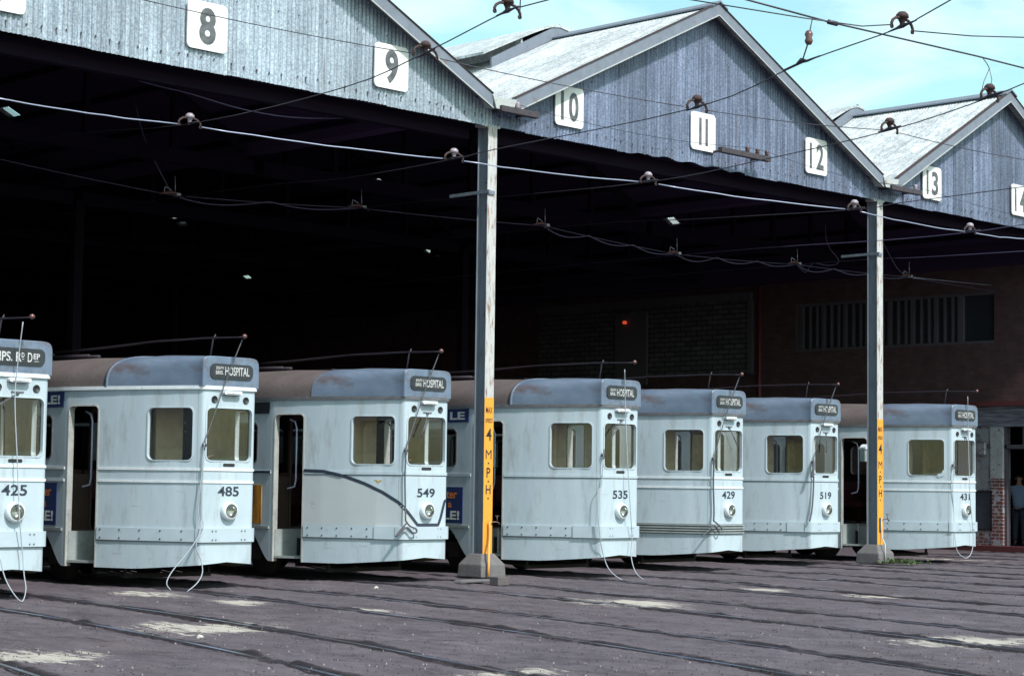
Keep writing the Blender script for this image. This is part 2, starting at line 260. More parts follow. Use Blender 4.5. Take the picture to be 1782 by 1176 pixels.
# ------------------------------------------------------------------ mesh helpers
class MB:
    def __init__(s): s.v = []; s.f = []; s.mi = []; s.sm = []
    def add(s, vs, fs, mi=0, smooth=False):
        o = len(s.v); s.v += [tuple(v) for v in vs]
        for f in fs: s.f.append([i + o for i in f]); s.mi.append(mi); s.sm.append(smooth)
    def box(s, x0, x1, y0, y1, z0, z1, mi=0):
        v = [(x, y, z) for z in (z0, z1) for y in (y0, y1) for x in (x0, x1)]
        s.add(v, [(0, 2, 3, 1), (4, 5, 7, 6), (0, 1, 5, 4), (2, 6, 7, 3), (0, 4, 6, 2), (1, 3, 7, 5)], mi)
    def quad(s, a, b, c, d, mi=0): s.add([a, b, c, d], [(0, 1, 2, 3)], mi)
    def tube(s, pts, r, n=6, mi=0, rs=None):
        pts = [Vector(p) for p in pts]; rings = []; up = Vector((0, 0, 1)); prev = None
        for i, p in enumerate(pts):
            t = (pts[min(i + 1, len(pts) - 1)] - pts[max(i - 1, 0)]).normalized()
            if prev is None:
                a = t.cross(up)
                if a.length < .05: a = t.cross(Vector((1, 0, 0)))
            else: a = prev - t * prev.dot(t)
            a.normalize(); prev = a; b = t.cross(a); rr = rs[i] if rs else r
            rings.append([p + (a * math.cos(k * 2 * math.pi / n) + b * math.sin(k * 2 * math.pi / n)) * rr for k in range(n)])
        v = [q for ring in rings for q in ring]; f = []
        for i in range(len(pts) - 1):
            for k in range(n): f.append((i * n + k, i * n + (k + 1) % n, (i + 1) * n + (k + 1) % n, (i + 1) * n + k))
        f.append(tuple(range(n))[::-1]); f.append(tuple((len(pts) - 1) * n + k for k in range(n)))
        s.add(v, f, mi, True)
    def lathe(s, prof, c, axis='z', n=20, mi=0):   # prof: (r, h)
        v = []; c = Vector(c)
        for r, h in prof:
            for k in range(n):
                a = 2 * math.pi * k / n; x, y = r * math.cos(a), r * math.sin(a)
                v.append(c + (Vector((x, y, h)) if axis == 'z' else Vector((x, -h, y)) if axis == '-y' else Vector((h, x, y))))
        f = [(i * n + k, i * n + (k + 1) % n, (i + 1) * n + (k + 1) % n, (i + 1) * n + k) for i in range(len(prof) - 1) for k in range(n)]
        s.add(v, f, mi, True)
    def prism(s, poly, axis, a0, a1, mi=0):        # poly in the two other axes
        n = len(poly)
        def P(p, a): return (a, p[0], p[1]) if axis == 0 else (p[0], a, p[1]) if axis == 1 else (p[0], p[1], a)
        v = [P(p, a0) for p in poly] + [P(p, a1) for p in poly]
        f = [tuple(range(n)), tuple(range(2 * n - 1, n - 1, -1))] + [(i, i + n, (i + 1) % n + n, (i + 1) % n) for i in range(n)]
        s.add(v, f, mi)
    weld = False
    def mesh(s, name, mats):
        me = bpy.data.meshes.new(name); me.from_pydata(s.v, [], s.f)
        for m_ in (mats if isinstance(mats, (list, tuple)) else [mats]): me.materials.append(M[m_] if isinstance(m_, str) else m_)
        me.polygons.foreach_set('material_index', s.mi); me.polygons.foreach_set('use_smooth', s.sm)
        bm = bmesh.new(); bm.from_mesh(me); bmesh.ops.remove_doubles(bm, verts=bm.verts, dist=.0004) if s.weld else None
        bmesh.ops.recalc_face_normals(bm, faces=bm.faces); bm.to_mesh(me); bm.free()
        if s.weld: me.polygons.foreach_set('use_smooth', [True] * len(me.polygons)); me.set_sharp_from_angle(angle=R(32))
        me.update(); return me
CACHE = {}
def obj(name, mb, mats, parent=None, key=None, bevel=0, label=None):
    if key is not None and key in CACHE: me = CACHE[key]
    else:
        me = mb().mesh(name, mats) if callable(mb) else (mb if isinstance(mb, bpy.types.Mesh) else mb.mesh(name, mats))
        if key is not None: CACHE[key] = me
    o = bpy.data.objects.new(name, me); C.objects.link(o)
    if parent: o.parent = parent
    if bevel:
        b = o.modifiers.new('bevel', 'BEVEL'); b.width = bevel; b.segments = 2; b.limit_method = 'ANGLE'
    if label: o['label'] = label
    return o
def tag(o, label, cat, group=None):
    o['label'] = label; o['category'] = cat
    if group: o['group'] = group
    return o
def thing(name, label, cat, loc=(0, 0, 0), group=None):
    o = bpy.data.objects.new(name, None); C.objects.link(o); o.location = loc; o.empty_display_size = .2
    return tag(o, label, cat, group)
def struct(name, mb, mats):
    o = obj(name, mb, mats); o['kind'] = 'structure'; return o
def rrect(x0, x1, z0, z1, r, n=5):
    P = []
    for cx, cz, a0 in ((x1 - r, z1 - r, 0), (x0 + r, z1 - r, 90), (x0 + r, z0 + r, 180), (x1 - r, z0 + r, 270)):
        for k in range(n + 1):
            a = R(a0 + 90 * k / n); P.append((cx + r * math.cos(a), cz + r * math.sin(a)))
    return P

def text_mb(s, h, place, width=None, bold=0.0, extr=.002, mb=None, mi=0):
    """lettering of cap height h; place(x, y, d) -> point; centred on 0,0"""
    cu = bpy.data.curves.new('t', 'FONT'); cu.body = s; cu.size = 1; cu.offset = bold; cu.resolution_u = 4
    o = bpy.data.objects.new('t', cu); C.objects.link(o)
    dg = bpy.context.evaluated_depsgraph_get(); me = bpy.data.meshes.new_from_object(o.evaluated_get(dg))
    bpy.data.objects.remove(o); bpy.data.curves.remove(cu)
    xs = [v.co.x for v in me.vertices]; ys = [v.co.y for v in me.vertices]
    x0, x1, y0, y1 = min(xs), max(xs), min(ys), max(ys); kz = h / (y1 - y0); kx = width / (x1 - x0) if width else kz
    mb = mb or MB(); n = len(me.vertices)
    fr = [((v.co.x - (x0 + x1) / 2) * kx, (v.co.y - (y0 + y1) / 2) * kz) for v in me.vertices]
    vs = [place(x, y, extr) for x, y in fr]; fs = [tuple(p.vertices) for p in me.polygons]
    mb.add(vs, fs, mi); bpy.data.meshes.remove(me)
    return mb
def face_front(cx, cy, cz): return lambda x, y, d: (cx + x, cy - d, cz + y)
def face_left(cx, cy, cz): return lambda x, y, d: (cx - d, cy - x, cz + y)

def wobble(a, b, sag, n, amp=0.0, seed=1):
    a, b = Vector(a), Vector(b); g = random.Random(seed); P = []
    for i in range(n + 1):
        t = i / n; p = a.lerp(b, t); p.z -= sag * 4 * t * (1 - t)
        if amp and 0 < i < n: p.z += g.uniform(-amp, amp); p.y += g.uniform(-amp, amp) * .6
        P.append(p)
    return P

# ------------------------------------------------------------------ layout
B = 10.97; S = B / 3; PK3 = 15.59; XR = 2 * PK3 - B
def tshift(Y): return 0 if Y > 0 else -(.1 * -Y + .010 * Y * Y)

# ground
import numpy as np
def vnoise(x, y, sx, sy, seed):
    g = np.random.RandomState(seed); T = g.rand(256, 256)
    X, Y = x / sx + 300.3, y / sy + 300.7; xi, yi = np.floor(X).astype(int), np.floor(Y).astype(int); fx, fy = X - xi, Y - yi
    fx = fx * fx * (3 - 2 * fx); fy = fy * fy * (3 - 2 * fy); t = lambda a, b: T[a % 256, b % 256]
    return (t(xi, yi) * (1 - fx) + t(xi + 1, yi) * fx) * (1 - fy) + (t(xi, yi + 1) * (1 - fx) + t(xi + 1, yi + 1) * fx) * fy - .5
def ground():
    # one sheet: finely modelled, worn relief in the yard, coarse towards the horizon
    xs = np.concatenate([np.array([-260., -80, -40, -24]), np.arange(-18, 24.01, .055), np.array([30., 50, 100, 260])])
    ys = np.concatenate([np.array([-260., -80, -40, -26]), np.arange(-18, 4.01, .06), np.array([8., 20, 60, 260])])
    X, Y = np.meshgrid(xs, ys); sh = np.where(Y > 0, 0, -(.1 * -Y + .010 * Y * Y))
    u = X - sh                                                     # coordinate across the curving tracks
    h = .026 * vnoise(u, Y, 1.3, 2.2, 1) + .024 * vnoise(u, Y, .45, .9, 2) + .020 * vnoise(u, Y, .17, .3, 3) + .014 * vnoise(u, Y, .08, .1, 4) - .016
    dirt = np.zeros_like(X)
    k = np.round(u / S - .5); ut = u - (k + .5) * S                 # distance from the nearest track centre
    for j, sd in enumerate((-.717, .717)):
        d = ut - sd; w = .05 + .10 * np.clip(vnoise(u * 0 + k * 7.7 + j * 3.1, Y, 1, .8, 11) + .45, 0, 1) ** 1.4 + .05 * vnoise(u, Y, .3, .12, 12)
        lip = np.exp(-((d - .10) / (w * .9)) ** 2) * (.012 + .030 * np.clip(vnoise(k * 5.1 + j * 2.3 + u * 0, Y, 1, .55, 13) + .3, 0, 1))
        gro = np.exp(-((d + .01) / .035) ** 2)
        h = h + lip * (.7 + .9 * vnoise(u, Y, .06, .12, 14)) - .03 * gro
        edge = vnoise(u, Y, .07, .16, 15) * .06
        dirt = np.maximum(dirt, np.clip(1.5 - np.abs(d - .045 + edge) / np.maximum(w, .03), 0, 1))
        h = np.where(np.abs(d + .050) < .032, np.minimum(h, -.012), h)
    fade = np.clip((X + 18) / 2, 0, 1) * np.clip((24 - X) / 2, 0, 1) * np.clip((Y + 18) / 2, 0, 1) * np.clip((4 - Y) / 2, 0, 1)
    h = h * fade; ny, nx = X.shape
    me = bpy.data.meshes.new('ground'); V = np.stack([X, Y, h], -1).reshape(-1, 3).astype(np.float32)
    i = np.arange(nx * ny).reshape(ny, nx); Q = np.stack([i[:-1, :-1], i[:-1, 1:], i[1:, 1:], i[1:, :-1]], -1).reshape(-1, 4).astype(np.int32)
    me.vertices.add(len(V)); me.vertices.foreach_set('co', V.ravel()); me.loops.add(Q.size); me.loops.foreach_set('vertex_index', Q.ravel())
    me.polygons.add(len(Q)); me.polygons.foreach_set('loop_start', np.arange(0, Q.size, 4, dtype=np.int32)); me.polygons.foreach_set('loop_total', np.full(len(Q), 4, np.int32))
    me.update(calc_edges=True); at_ = me.attributes.new('groove_dirt', 'FLOAT', 'POINT'); at_.data.foreach_set('value', (dirt * np.clip(fade * 3, 0, 1)).ravel().astype(np.float32))
    me.validate(); return me
gm = ground(); gm.materials.append(ground_mat())
go = bpy.data.objects.new('ground', gm); C.objects.link(go); go['kind'] = 'structure'

# tracks
def groove_mat():
    return mat('groove_dirt', (.016, .012, .016), .95, var=(.04, .032, .037), scale=4, bump=.5, spec=.1)
M['groove'] = groove_mat()
M['railsteel'] = mat('rail_steel', (.26, .35, .58), .28, .75, var=(.06, .05, .06), scale=.5, dirt=(.045, .035, .04), dscale=.7, dthr=(.46, .56))
names = ['tracks leading out below signs 7 to 14']
for i in range(-4, 6):
    xt = (i + .5) * S
    if xt > XR - 1.5: continue
    nt_ = 9 + 1 + i
    lab = f'pair of rails in the asphalt running to the opening under sign {nt_}'
    t = thing('tram_track', lab, 'tram track', (xt, 0, 0), 'tram tracks in the yard')
    for sd in (-.717, .717):
        g = random.Random(i * 7 + int(sd * 10)); mb = MB(); rl = MB(); prev = None
        Y = -34.0; w1 = w0 = .03
        while Y < 30:
            x = sd + tshift(Y); wl = .045 + .05 * abs(math.sin(Y * .9 + i * 2)) * (.4 + .6 * g.random()) + .02 * g.random(); wr = .035 + .035 * abs(math.sin(Y * .55 + i)) + .025 * g.random()
            cur = ((x - wl, Y, .004), (x + wr, Y, .004)); rc = ((x - .078, Y, .004), (x - .030, Y, .004))
            if prev: rl.quad(prevr[0], prevr[1], rc[1], rc[0])
            prev = cur; prevr = rc; Y += .12 if Y > -16 and Y < 2 else .8
        obj('rail', rl, 'railsteel', t)

# ------------------------------------------------------------------ the shed
ZE, ZP, ZB = 7.69, 10.22, 7.26
bays = [(-2 * B, -B, ZP), (-B, 0, ZP), (0, B, ZP), (B, XR, 10.12)]
EG = .27
def roof_z(x, bay):
    a, b, zp = bay; mid = (a + b) / 2; return ZE + (zp - ZE) * (1 - abs(x - mid) / ((b - a) / 2 - EG))
shed = thing('tram_shed', 'long corrugated iron tram shed with grey gables and pale roofs over dark openings', 'shed', (0, 0, 0))
FLECKS = []
for a, b in [(428, 480), (600, 460), (750, 438), (668, 317), (1172, 384), (312, 383), (20, 195), (137, 415)]:
    d = ray(a, b); t = 25.0
    while t < 200:
        P = CP + d * t
        hit = [bb for bb in bays if bb[0] <= P.x <= bb[1]]
        if not hit: break
        if P.y > 0 and P.z > roof_z(P.x, hit[0]): FLECKS.append((P.x, P.y, hit[0])); break
        t += .02
CORR = .076
for bi, bay in enumerate(bays):
    a, b, zp = bay; mid = (a + b) / 2; hw = (b - a) / 2
    # gable cladding, truly corrugated, ragged lower edge
    mb = MB(); g = random.Random(bi + 3); n = int((b - a) / CORR) * 6; xs = [a + (b - a) * k / n for k in range(n + 1)]
    rows = []
    jag = {}
    for k, x in enumerate(xs):
        sh = int(x // .762)
        if sh not in jag: jag[sh] = g.uniform(-.014, .012)
        y = -.10 + .010 * math.sin(2 * math.pi * x / CORR)
        sag = .05 if (bi == 2 and 3.2 < x < 6.6) else 0
        zb = ZB + jag[sh] + .008 * g.random() + sag * .8 * (.5 + .5 * math.sin(x * 9))
        zt = max(zb + .05, min(roof_z(x, bay), zp) - .05)
        rows.append(((x, y, zb), (x, y, zt)))
    vs = [p for r_ in rows for p in r_]
    mb.add(vs, [(2 * k, 2 * k + 2, 2 * k + 3, 2 * k + 1) for k in range(n)], 0, True)
    # nail heads with rust runs
    x = a + .15
    while x < b - .1:
        z = ZB + .17 + .02 * math.sin(x * 3); l = g.uniform(.03, .10)
        mb.box(x - .009, x + .009, -.128, -.118, z - .012, z + .012, 1)
        if g.random() < .55: mb.box(x - .004, x + .004, -.1215, -.1185, z - l, z, 1)
        x += CORR * g.choice((2, 3, 3, 4))
    for zz in (8.35, 9.2):
        x = a + .3
        while x < b - .2:
            if roof_z(x, bay) > zz + .15: mb.box(x - .007, x + .007, -.126, -.119, zz - .01, zz + .01, 1)
            x += CORR * g.choice((5, 7, 8))
    obj('gable_cladding', mb, ['gablelight' if bi == 1 else 'gable', 'rust'], shed, label='paler bluish gable behind signs 7, 8 and 9' if bi == 1 else None)
    # roof slopes
    for sd in (-1, 1):
        x_e = mid + sd * (hw - EG + .02); x_p = mid
        holes = [(abs(fx - mid), fy) for fx, fy, fb in FLECKS if fb == bay and (fx - mid) * sd > 0]
        ys = [-.34 + CORR / 4 * k for k in range(int(62 / (CORR / 4)))]
        tb = [0.0, 1.0]; hb = []
        for hx, hy in holes:
            t0 = hx / (hw - EG); hb.append((t0 - .028, t0 + .028, hy - .12, hy + .13)); tb += [t0 - .028, t0 + .028]
        tb = sorted(tb); mb = MB(); nc = len(tb); vs = []
        for y in ys:
            dz = .010 * math.sin(2 * math.pi * y / CORR)
            for t in tb: vs.append((x_p + (x_e - x_p) * t, y, zp + (ZE - zp) * t + dz))
        fs = []
        for k in range(len(ys) - 1):
            ym = (ys[k] + ys[k + 1]) / 2
            for j in range(nc - 1):
                tm = (tb[j] + tb[j + 1]) / 2
                if any(h[0] < tm < h[1] and h[2] < ym < h[3] for h in hb): continue
                fs.append((k * nc + j, k * nc + j + 1, (k + 1) * nc + j + 1, (k + 1) * nc + j))
        mb.add(vs, fs, 0, True)
        obj('roof_slope', mb, 'roofsheet', shed)
        for h in hb:
            pn = MB(); P = [(x_p + (x_e - x_p) * t, zp + (ZE - zp) * t - .02) for t in (h[0] - .004, h[1] + .004)]
            pn.quad((P[0][0], h[2] - .02, P[0][1]), (P[1][0], h[2] - .02, P[1][1]), (P[1][0], h[3] + .02, P[1][1]), (P[0][0], h[3] + .02, P[0][1])); obj('skylight_dim_pane', pn, 'dimglass', shed)  # tinted pane added to dim the sky seen through the opening
        # sheet laps across the slope, and dark boarding under it
        lp = MB(); ln = Vector((x_e - x_p, 0, ZE - zp)).normalized()
        # bargeboard
        bb = MB(); up = .03
        for (y0, y1, d0, d1, mi) in ((-.37, -.33, -.19, up, 0), (-.39, -.30, up, up + .016, 1), (-.385, -.372, -.205, -.185, 2)):
            p = [(x_p, zp + d0), (x_e, ZE + d0), (x_e, ZE + d1), (x_p, zp + d1)]
            bb.prism(p, 1, y0, y1, mi)
        obj('barge_board', bb, ['flash', 'rust', 'gutter'], shed)
        # inner lining of roof: purlins
        pu = MB()
        for t in (.12, .3, .48, .66, .84, .97):
            x = x_p + (x_e - x_p) * t; z = zp + (ZE - zp) * t - .03; pu.box(x - .04, x + .04, .05, 60, z - .12, z - .02)
        obj('purlin_row', pu, 'timber', shed)
    # ridge capping
    rc = MB(); rc.prism([(mid - .22, zp - .07), (mid - .22, zp - .04), (mid, zp + .075), (mid + .22, zp - .04), (mid + .22, zp - .07), (mid, zp + .045)], 1, -.41, 61.5)
    obj('ridge_cap', rc, 'flash', shed)
    # raised ridge ventilator with a rounded crown
    rv = MB(); outer = []; wv = 2.1 if bi < 3 else 1.7; sl = (zp - ZE) / (hw - EG)
    for k in range(-10, 11):
        x = k / 10 * wv; z = zp + .27 - sl * math.sqrt(x * x + .10) + .13
        outer.append((mid + x, z))
    inner = [(x, z - .05) for x, z in outer[::-1]]
    rv.prism(outer + inner, 1, 3.6, 58, 0)
    for sd in (-1, 1): rv.prism([(mid + sd * 1.0, zp - sl * 1.0 - .02), (mid + sd * 1.05, zp - sl * 1.05 - .02), (mid + sd * 1.05, zp + .30 - sl * 1.05), (mid + sd * 1.0, zp + .30 - sl * 1.0)], 1, 3.65, 57.9, 0)
    rv.prism([(mid - 1.9 * .98, zp - sl * 1.9 + .02), (mid, zp + .02), (mid + 1.9 * .98, zp - sl * 1.9 + .02), (mid + 1.9 * .98, zp - sl * 1.9 + .22), (mid, zp + .26), (mid - 1.9 * .98, zp - sl * 1.9 + .22)], 1, 3.62, 3.66, 1)
    obj('ridge_vent', rv, ['roofsheet', 'flash'], shed)
    # trusses
    for yt in [0.30, 6, 12, 18, 24, 30, 40, 50]:
        tr = MB(); z0 = ZB - .02
        tr.box(a + .12, b - .12, yt, yt + .16, z0 - .16, z0 + .10)
        for sd in (-1, 1):
            tr.prism([(mid, zp - .20), (mid + sd * (hw - .3), ZE - .22), (mid + sd * (hw - .3), ZE - .06), (mid, zp - .04)], 1, yt + .02, yt + .14)
            for q in (.33, .66):
                x = mid + sd * hw * q; tr.box(x - .05, x + .05, yt + .03, yt + .13, z0, ZE + (zp - ZE) * (1 - q) - .15)
        tr.box(mid - .06, mid + .06, yt + .03, yt + .13, z0, zp - .15)
        obj('roof_truss', tr, 'timber', shed)
    # dark sheet behind the cladding, interior shade put into its colour
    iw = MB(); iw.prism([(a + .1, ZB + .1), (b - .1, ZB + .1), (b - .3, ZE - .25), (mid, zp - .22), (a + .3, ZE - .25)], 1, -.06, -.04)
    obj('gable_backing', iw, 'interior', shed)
    # sarking under the sheets, coloured dark for the shade inside
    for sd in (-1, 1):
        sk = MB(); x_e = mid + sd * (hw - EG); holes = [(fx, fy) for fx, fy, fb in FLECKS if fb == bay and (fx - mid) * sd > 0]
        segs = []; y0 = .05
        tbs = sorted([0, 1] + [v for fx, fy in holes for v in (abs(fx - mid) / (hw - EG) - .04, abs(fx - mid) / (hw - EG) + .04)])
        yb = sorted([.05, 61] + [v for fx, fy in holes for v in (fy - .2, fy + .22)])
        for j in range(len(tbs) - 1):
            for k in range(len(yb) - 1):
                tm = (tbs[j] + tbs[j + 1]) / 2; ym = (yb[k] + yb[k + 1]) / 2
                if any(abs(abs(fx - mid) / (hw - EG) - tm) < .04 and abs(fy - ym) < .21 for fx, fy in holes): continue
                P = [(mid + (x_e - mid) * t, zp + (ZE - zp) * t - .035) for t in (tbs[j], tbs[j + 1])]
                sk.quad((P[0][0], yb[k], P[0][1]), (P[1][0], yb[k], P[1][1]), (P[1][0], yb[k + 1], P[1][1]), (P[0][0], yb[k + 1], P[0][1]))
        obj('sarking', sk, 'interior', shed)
# valley gutters
for x in (-2 * B, -B, 0, B, XR):
    gt = MB(); gt.prism([(x - EG - .02, ZE + .05), (x - .17, ZE - .16), (x + .17, ZE - .16), (x + EG + .02, ZE + .05), (x + EG, ZE + .05), (x + .16, ZE - .14), (x - .16, ZE - .14), (x - EG, ZE + .05)], 1, -.36, 61.5)
    gt.prism([(x - EG - .05, ZE + .03), (x - .19, ZE - .20), (x + .19, ZE - .20), (x + EG + .05, ZE + .03), (x + EG + .04, ZE + .045), (x + .17, ZE - .165), (x - .17, ZE - .165), (x - EG - .04, ZE + .045)], 1, -.05, 61.4, 1)  # dark sheet added below the gutter, standing in for shade there
    gt.prism([(x - EG, ZE + .0), (x - .19, ZE - .20), (x + .19, ZE - .20), (x + EG, ZE + .0), (x, ZE - .02)], 1, -.395, -.372)
    obj('valley_gutter', gt, ['gutter', 'interior'], shed)
# columns inside, rear and left walls
for x in (-B, 0, B):
    for y in (12, 24, 36, 48):
        c = MB(); c.box(x - .1, x + .1, y - .1, y + .1, 0, ZB - .1); obj('inner_column', c, 'timber', shed)
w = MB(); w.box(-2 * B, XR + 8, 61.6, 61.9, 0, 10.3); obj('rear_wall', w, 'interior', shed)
w = MB(); w.box(-2 * B - .2, -2 * B, -.1, 61.6, 0, ZE - .1); obj('side_wall', w, 'interior', shed)
w = MB(); w.box(XR + .35, XR + .38, 4.0, 61.6, 0, ZE - .1); w.box(XR - .2, XR + .35, -.1, 61.6, ZE - .75, ZE - .1); obj('side_wall', w, 'interior', shed)

# ------------------------------------------------------------------ number boards
digcx = {7: (-9.0, 7.87), 8: (-5.73, 7.89), 9: (-2.24, 7.865), 10: (1.775, 7.835), 11: (5.325, 7.885), 12: (8.775, 7.87), 13: (12.825, 7.83), 14: (16.33, 7.85)}
for k, (cx, cz) in digcx.items():
    t = thing('number_board', f'white board with the grey number {k} on the corrugated gable', 'sign', (cx, -.14, cz), 'track number boards along the gables')
    mb = MB(); mb.prism(rrect(-.345, .345, -.345, .345, .075), 1, -.015, .01); obj('board', mb, 'signwhite', t, key='sboard')
    wd = {7: .3, 8: .29, 9: .27, 10: .40, 11: .22, 12: .42, 13: .40, 14: .42}[k]
    if k == 11:
        mb = MB()
        for sx in (-.09, .09): mb.box(sx - .036, sx + .036, -.0185, -.0155, -.25, .25)
    elif k >= 10:
        mb = MB(); mb.box(-wd / 2 - .015, -wd / 2 + .055, -.0185, -.0155, -.25, .25)
        text_mb(str(k)[1], .50, face_front(wd / 2 - .10, -.0155, 0), .24, bold=.03, extr=.003, mb=mb)
    else: mb = text_mb(str(k), .53, face_front(0, -.0155, 0), wd, bold=.04, extr=.003)
    obj('numeral', mb, 'signnum', t)

# ------------------------------------------------------------------ posts
def post(x, lab, hose):
    t = thing('steel_post', lab, 'post', (x, 0, 0), 'steel posts carrying the gables')
    mb = MB(); mb.box(-.012, .012, -.108, .108, .3, ZB - .02)
    mb.box(-.10, .10, .108, .12, .3, ZB - .02)
    for z in (6.35, 5.9, 4.2): mb.box(-.05, -.012, -.02, .02, z, z + .05)
    obj('web', mb, 'steelgrey', t)
    mb = MB(); mb.box(-.10, .10, -.12, -.108, .3, ZB - .02); mb.box(-.19, .19, -.10, .10, ZB - .02, ZB + .03)
    obj('front_flange', mb, 'postwhite', t)
    mb = MB(); mb.box(-.102, .102, -.1235, -.1205, .37, 2.86); pb = obj('painted_band', mb, 'yellow', t)
    lt = MB()
    for s_, z, h, wd in (('MAX', 2.66, .10, .15), ('SPEED', 2.49, .07, .16), ('4', 2.27, .20, .12), ('M', 1.95, .15, .13), ('P', 1.66, .16, .085), ('H', 1.39, .15, .11)):
        text_mb(s_, h, face_front(0, -.1235, z), wd, bold=0 if s_ == 'M' else .015, mb=lt)
    for z in (1.81, 1.52, 1.25): lt.box(-.015, .015, -.1265, -.1238, z - .014, z + .014)
    obj('lettering', lt, 'black', pb)
    mb = MB(); b0, b1 = .27, .14
    v = [(sx * b, sy * b, z) for z, b in ((0, .275), (.20, .265), (.37, .145)) for sx, sy in ((-1, -1), (1, -1), (1, 1), (-1, 1))]
    mb.add(v, [(3, 2, 1, 0), (8, 9, 10, 11)] + [(q * 4 + k, q * 4 + (k + 1) % 4, q * 4 + 4 + (k + 1) % 4, q * 4 + 4 + k) for q in (0, 1) for k in range(4)])
    obj('concrete_base', mb, 'concrete', t, bevel=.015)
    mb = MB(); mb.tube([(.03, -.125, .86), (.10, -.16, .875), (.17, -.19, .87), (.20, -.20, .83)], .012); mb.tube([(.15, -.185, .88), (.15, -.185, .97)], .008); mb.box(.115, .185, -.195, -.175, .965, .98)
    obj('tap', mb, 'tap', t)
    mb = MB()
    if hose:
        mb.tube([(.05, -.15, .87), (.0, -.165, .86), (-.0, -.17, .75), (-.01, -.18, .6), (-.06, -.22, .48), (-.13, -.29, .36), (-.16, -.32, .2), (-.175, -.33, .02)], .021, 8)
        obj('hose', mb, 'hose', t)
    else:
        mb.tube([(.02, -.14, .9), (-.01, -.15, .7), (0, -.17, .5), (-.07, -.28, .38), (-.1, -.31, .02)], .014, 8)
        obj('conduit', mb, 'gutter', t)
        mb = MB(); mb.box(-.045, .03, -.14, -.125, .62, .9); obj('meter_box', mb, 'tap', t)
    # bracket arm near the top
    mb = MB(); mb.box(-.150, -.105, -.20, .72, 6.15, 6.20); mb.box(-.105, .04, -.15, -.122, 6.14, 6.20)
    obj('bracket_arm', mb, 'steelgrey', t)
    return t
post(0, 'rusty steel post with yellow speed limit band and yellow hose', True)
post(B, 'steel post with yellow speed limit band and grey conduit', False)
post(-B, 'steel post with yellow speed band left of tram 425 outside the picture edge', False)

mb = MB(); p = atz(871, 1018, 0); mb.box(p.x - .14, p.x + .10, p.y - .09, p.y + .09, .0, .13)
tag(obj('timber_block', mb, 'wood', bevel=.012), 'small worn wooden block lying beside the base of the hose post', 'wood block')
mb = MB(); p = atz(826, 1012, 0); mb.prism([(p.x - .42, 0), (p.x + .3, 0), (p.x + .28, .035), (p.x - .4, .04)], 1, p.y - .13, p.y + .02)
tag(obj('plank', mb, 'concrete', bevel=.01), 'flat grey slab on the ground in front of the hose post base', 'slab')
# loose stones
k = 0
for a, b_ in [(347, 1112), (654, 1025)]:
    p = atz(a, b_, 0); mb = MB(); bm = bmesh.new(); bmesh.ops.create_icosphere(bm, subdivisions=2, radius=.026)
    for v in bm.verts: v.co *= 1 + .3 * math.sin(v.co.x * 90 + v.co.z * 60)
    mb.add([(v.co.x * 1.4 + p.x, v.co.y + p.y, max(.0, v.co.z * .8 + .02)) for v in bm.verts], [[v.index for v in f.verts] for f in bm.faces]); bm.free()
    tag(obj('stone', mb, 'stone'), ['pale stone on the asphalt in front of tram 485', 'white pebble on the ground in front of tram 549'][k], 'stone'); k += 1
# grit
g = random.Random(3); mb = MB()
for _ in range(2200):
    a, b_ = g.uniform(0, 1782), 985 + 191 * g.random() ** .8; p = atz(a, b_, 0)
    if p.y > 1 or p.y < -16: continue
    q = g.uniform(.005, .012) * (1.7 if g.random() < .03 else 1); an = g.uniform(0, 3.1); mi = 0 if g.random() < .16 else 1
    vs = [(p.x + q * math.cos(an + k * 1.571) * (1, .6, 1.2, .7)[k], p.y + q * math.sin(an + k * 1.571), -.012) for k in range(4)] + [(p.x, p.y, q * g.uniform(.0, .45))]
    mb.add(vs, [(0, 1, 4), (1, 2, 4), (2, 3, 4), (3, 0, 4)], mi)
M['griteye'] = mat('grit_pale', (.26, .235, .235), .9); M['gritdark'] = mat('grit_dark', (.05, .04, .045), .9)
gr = obj('gravel', mb, ['griteye', 'gritdark']); gr['kind'] = 'stuff'; gr['label'] = 'loose grit and small stones scattered over the yard asphalt'; gr['category'] = 'gravel'
# weeds
def weeds(cx, cy, n, sx, sy, h, seed):
    g = random.Random(seed); mb = MB()
    for _ in range(n):
        x = cx + g.gauss(0, sx); y = cy + g.gauss(0, sy); hh = h * g.uniform(.3, 1); a = g.uniform(0, 6.28); l = g.uniform(.02, .07); w_ = g.uniform(.008, .02)
        dx, dy = math.cos(a), math.sin(a)
        p0 = Vector((x, y, g.uniform(0, hh * .6))); p1 = p0 + Vector((dx * l, dy * l, hh * .4)); p2 = p1 + Vector((dx * l, dy * l, -hh * .1)); s_ = Vector((-dy * w_, dx * w_, 0))
        mb.add([p0 - s_ * .4, p0 + s_ * .4, p1 + s_, p1 - s_, p2], [(0, 1, 2, 3), (3, 2, 4)])
    return mb
p = atz(1563, 981, 0)
tag(obj('weed_clump', weeds(p.x, p.y, 420, .16, .28, .13, 5), 'green'), 'low clump of green weeds beside the base of the conduit post', 'weeds')

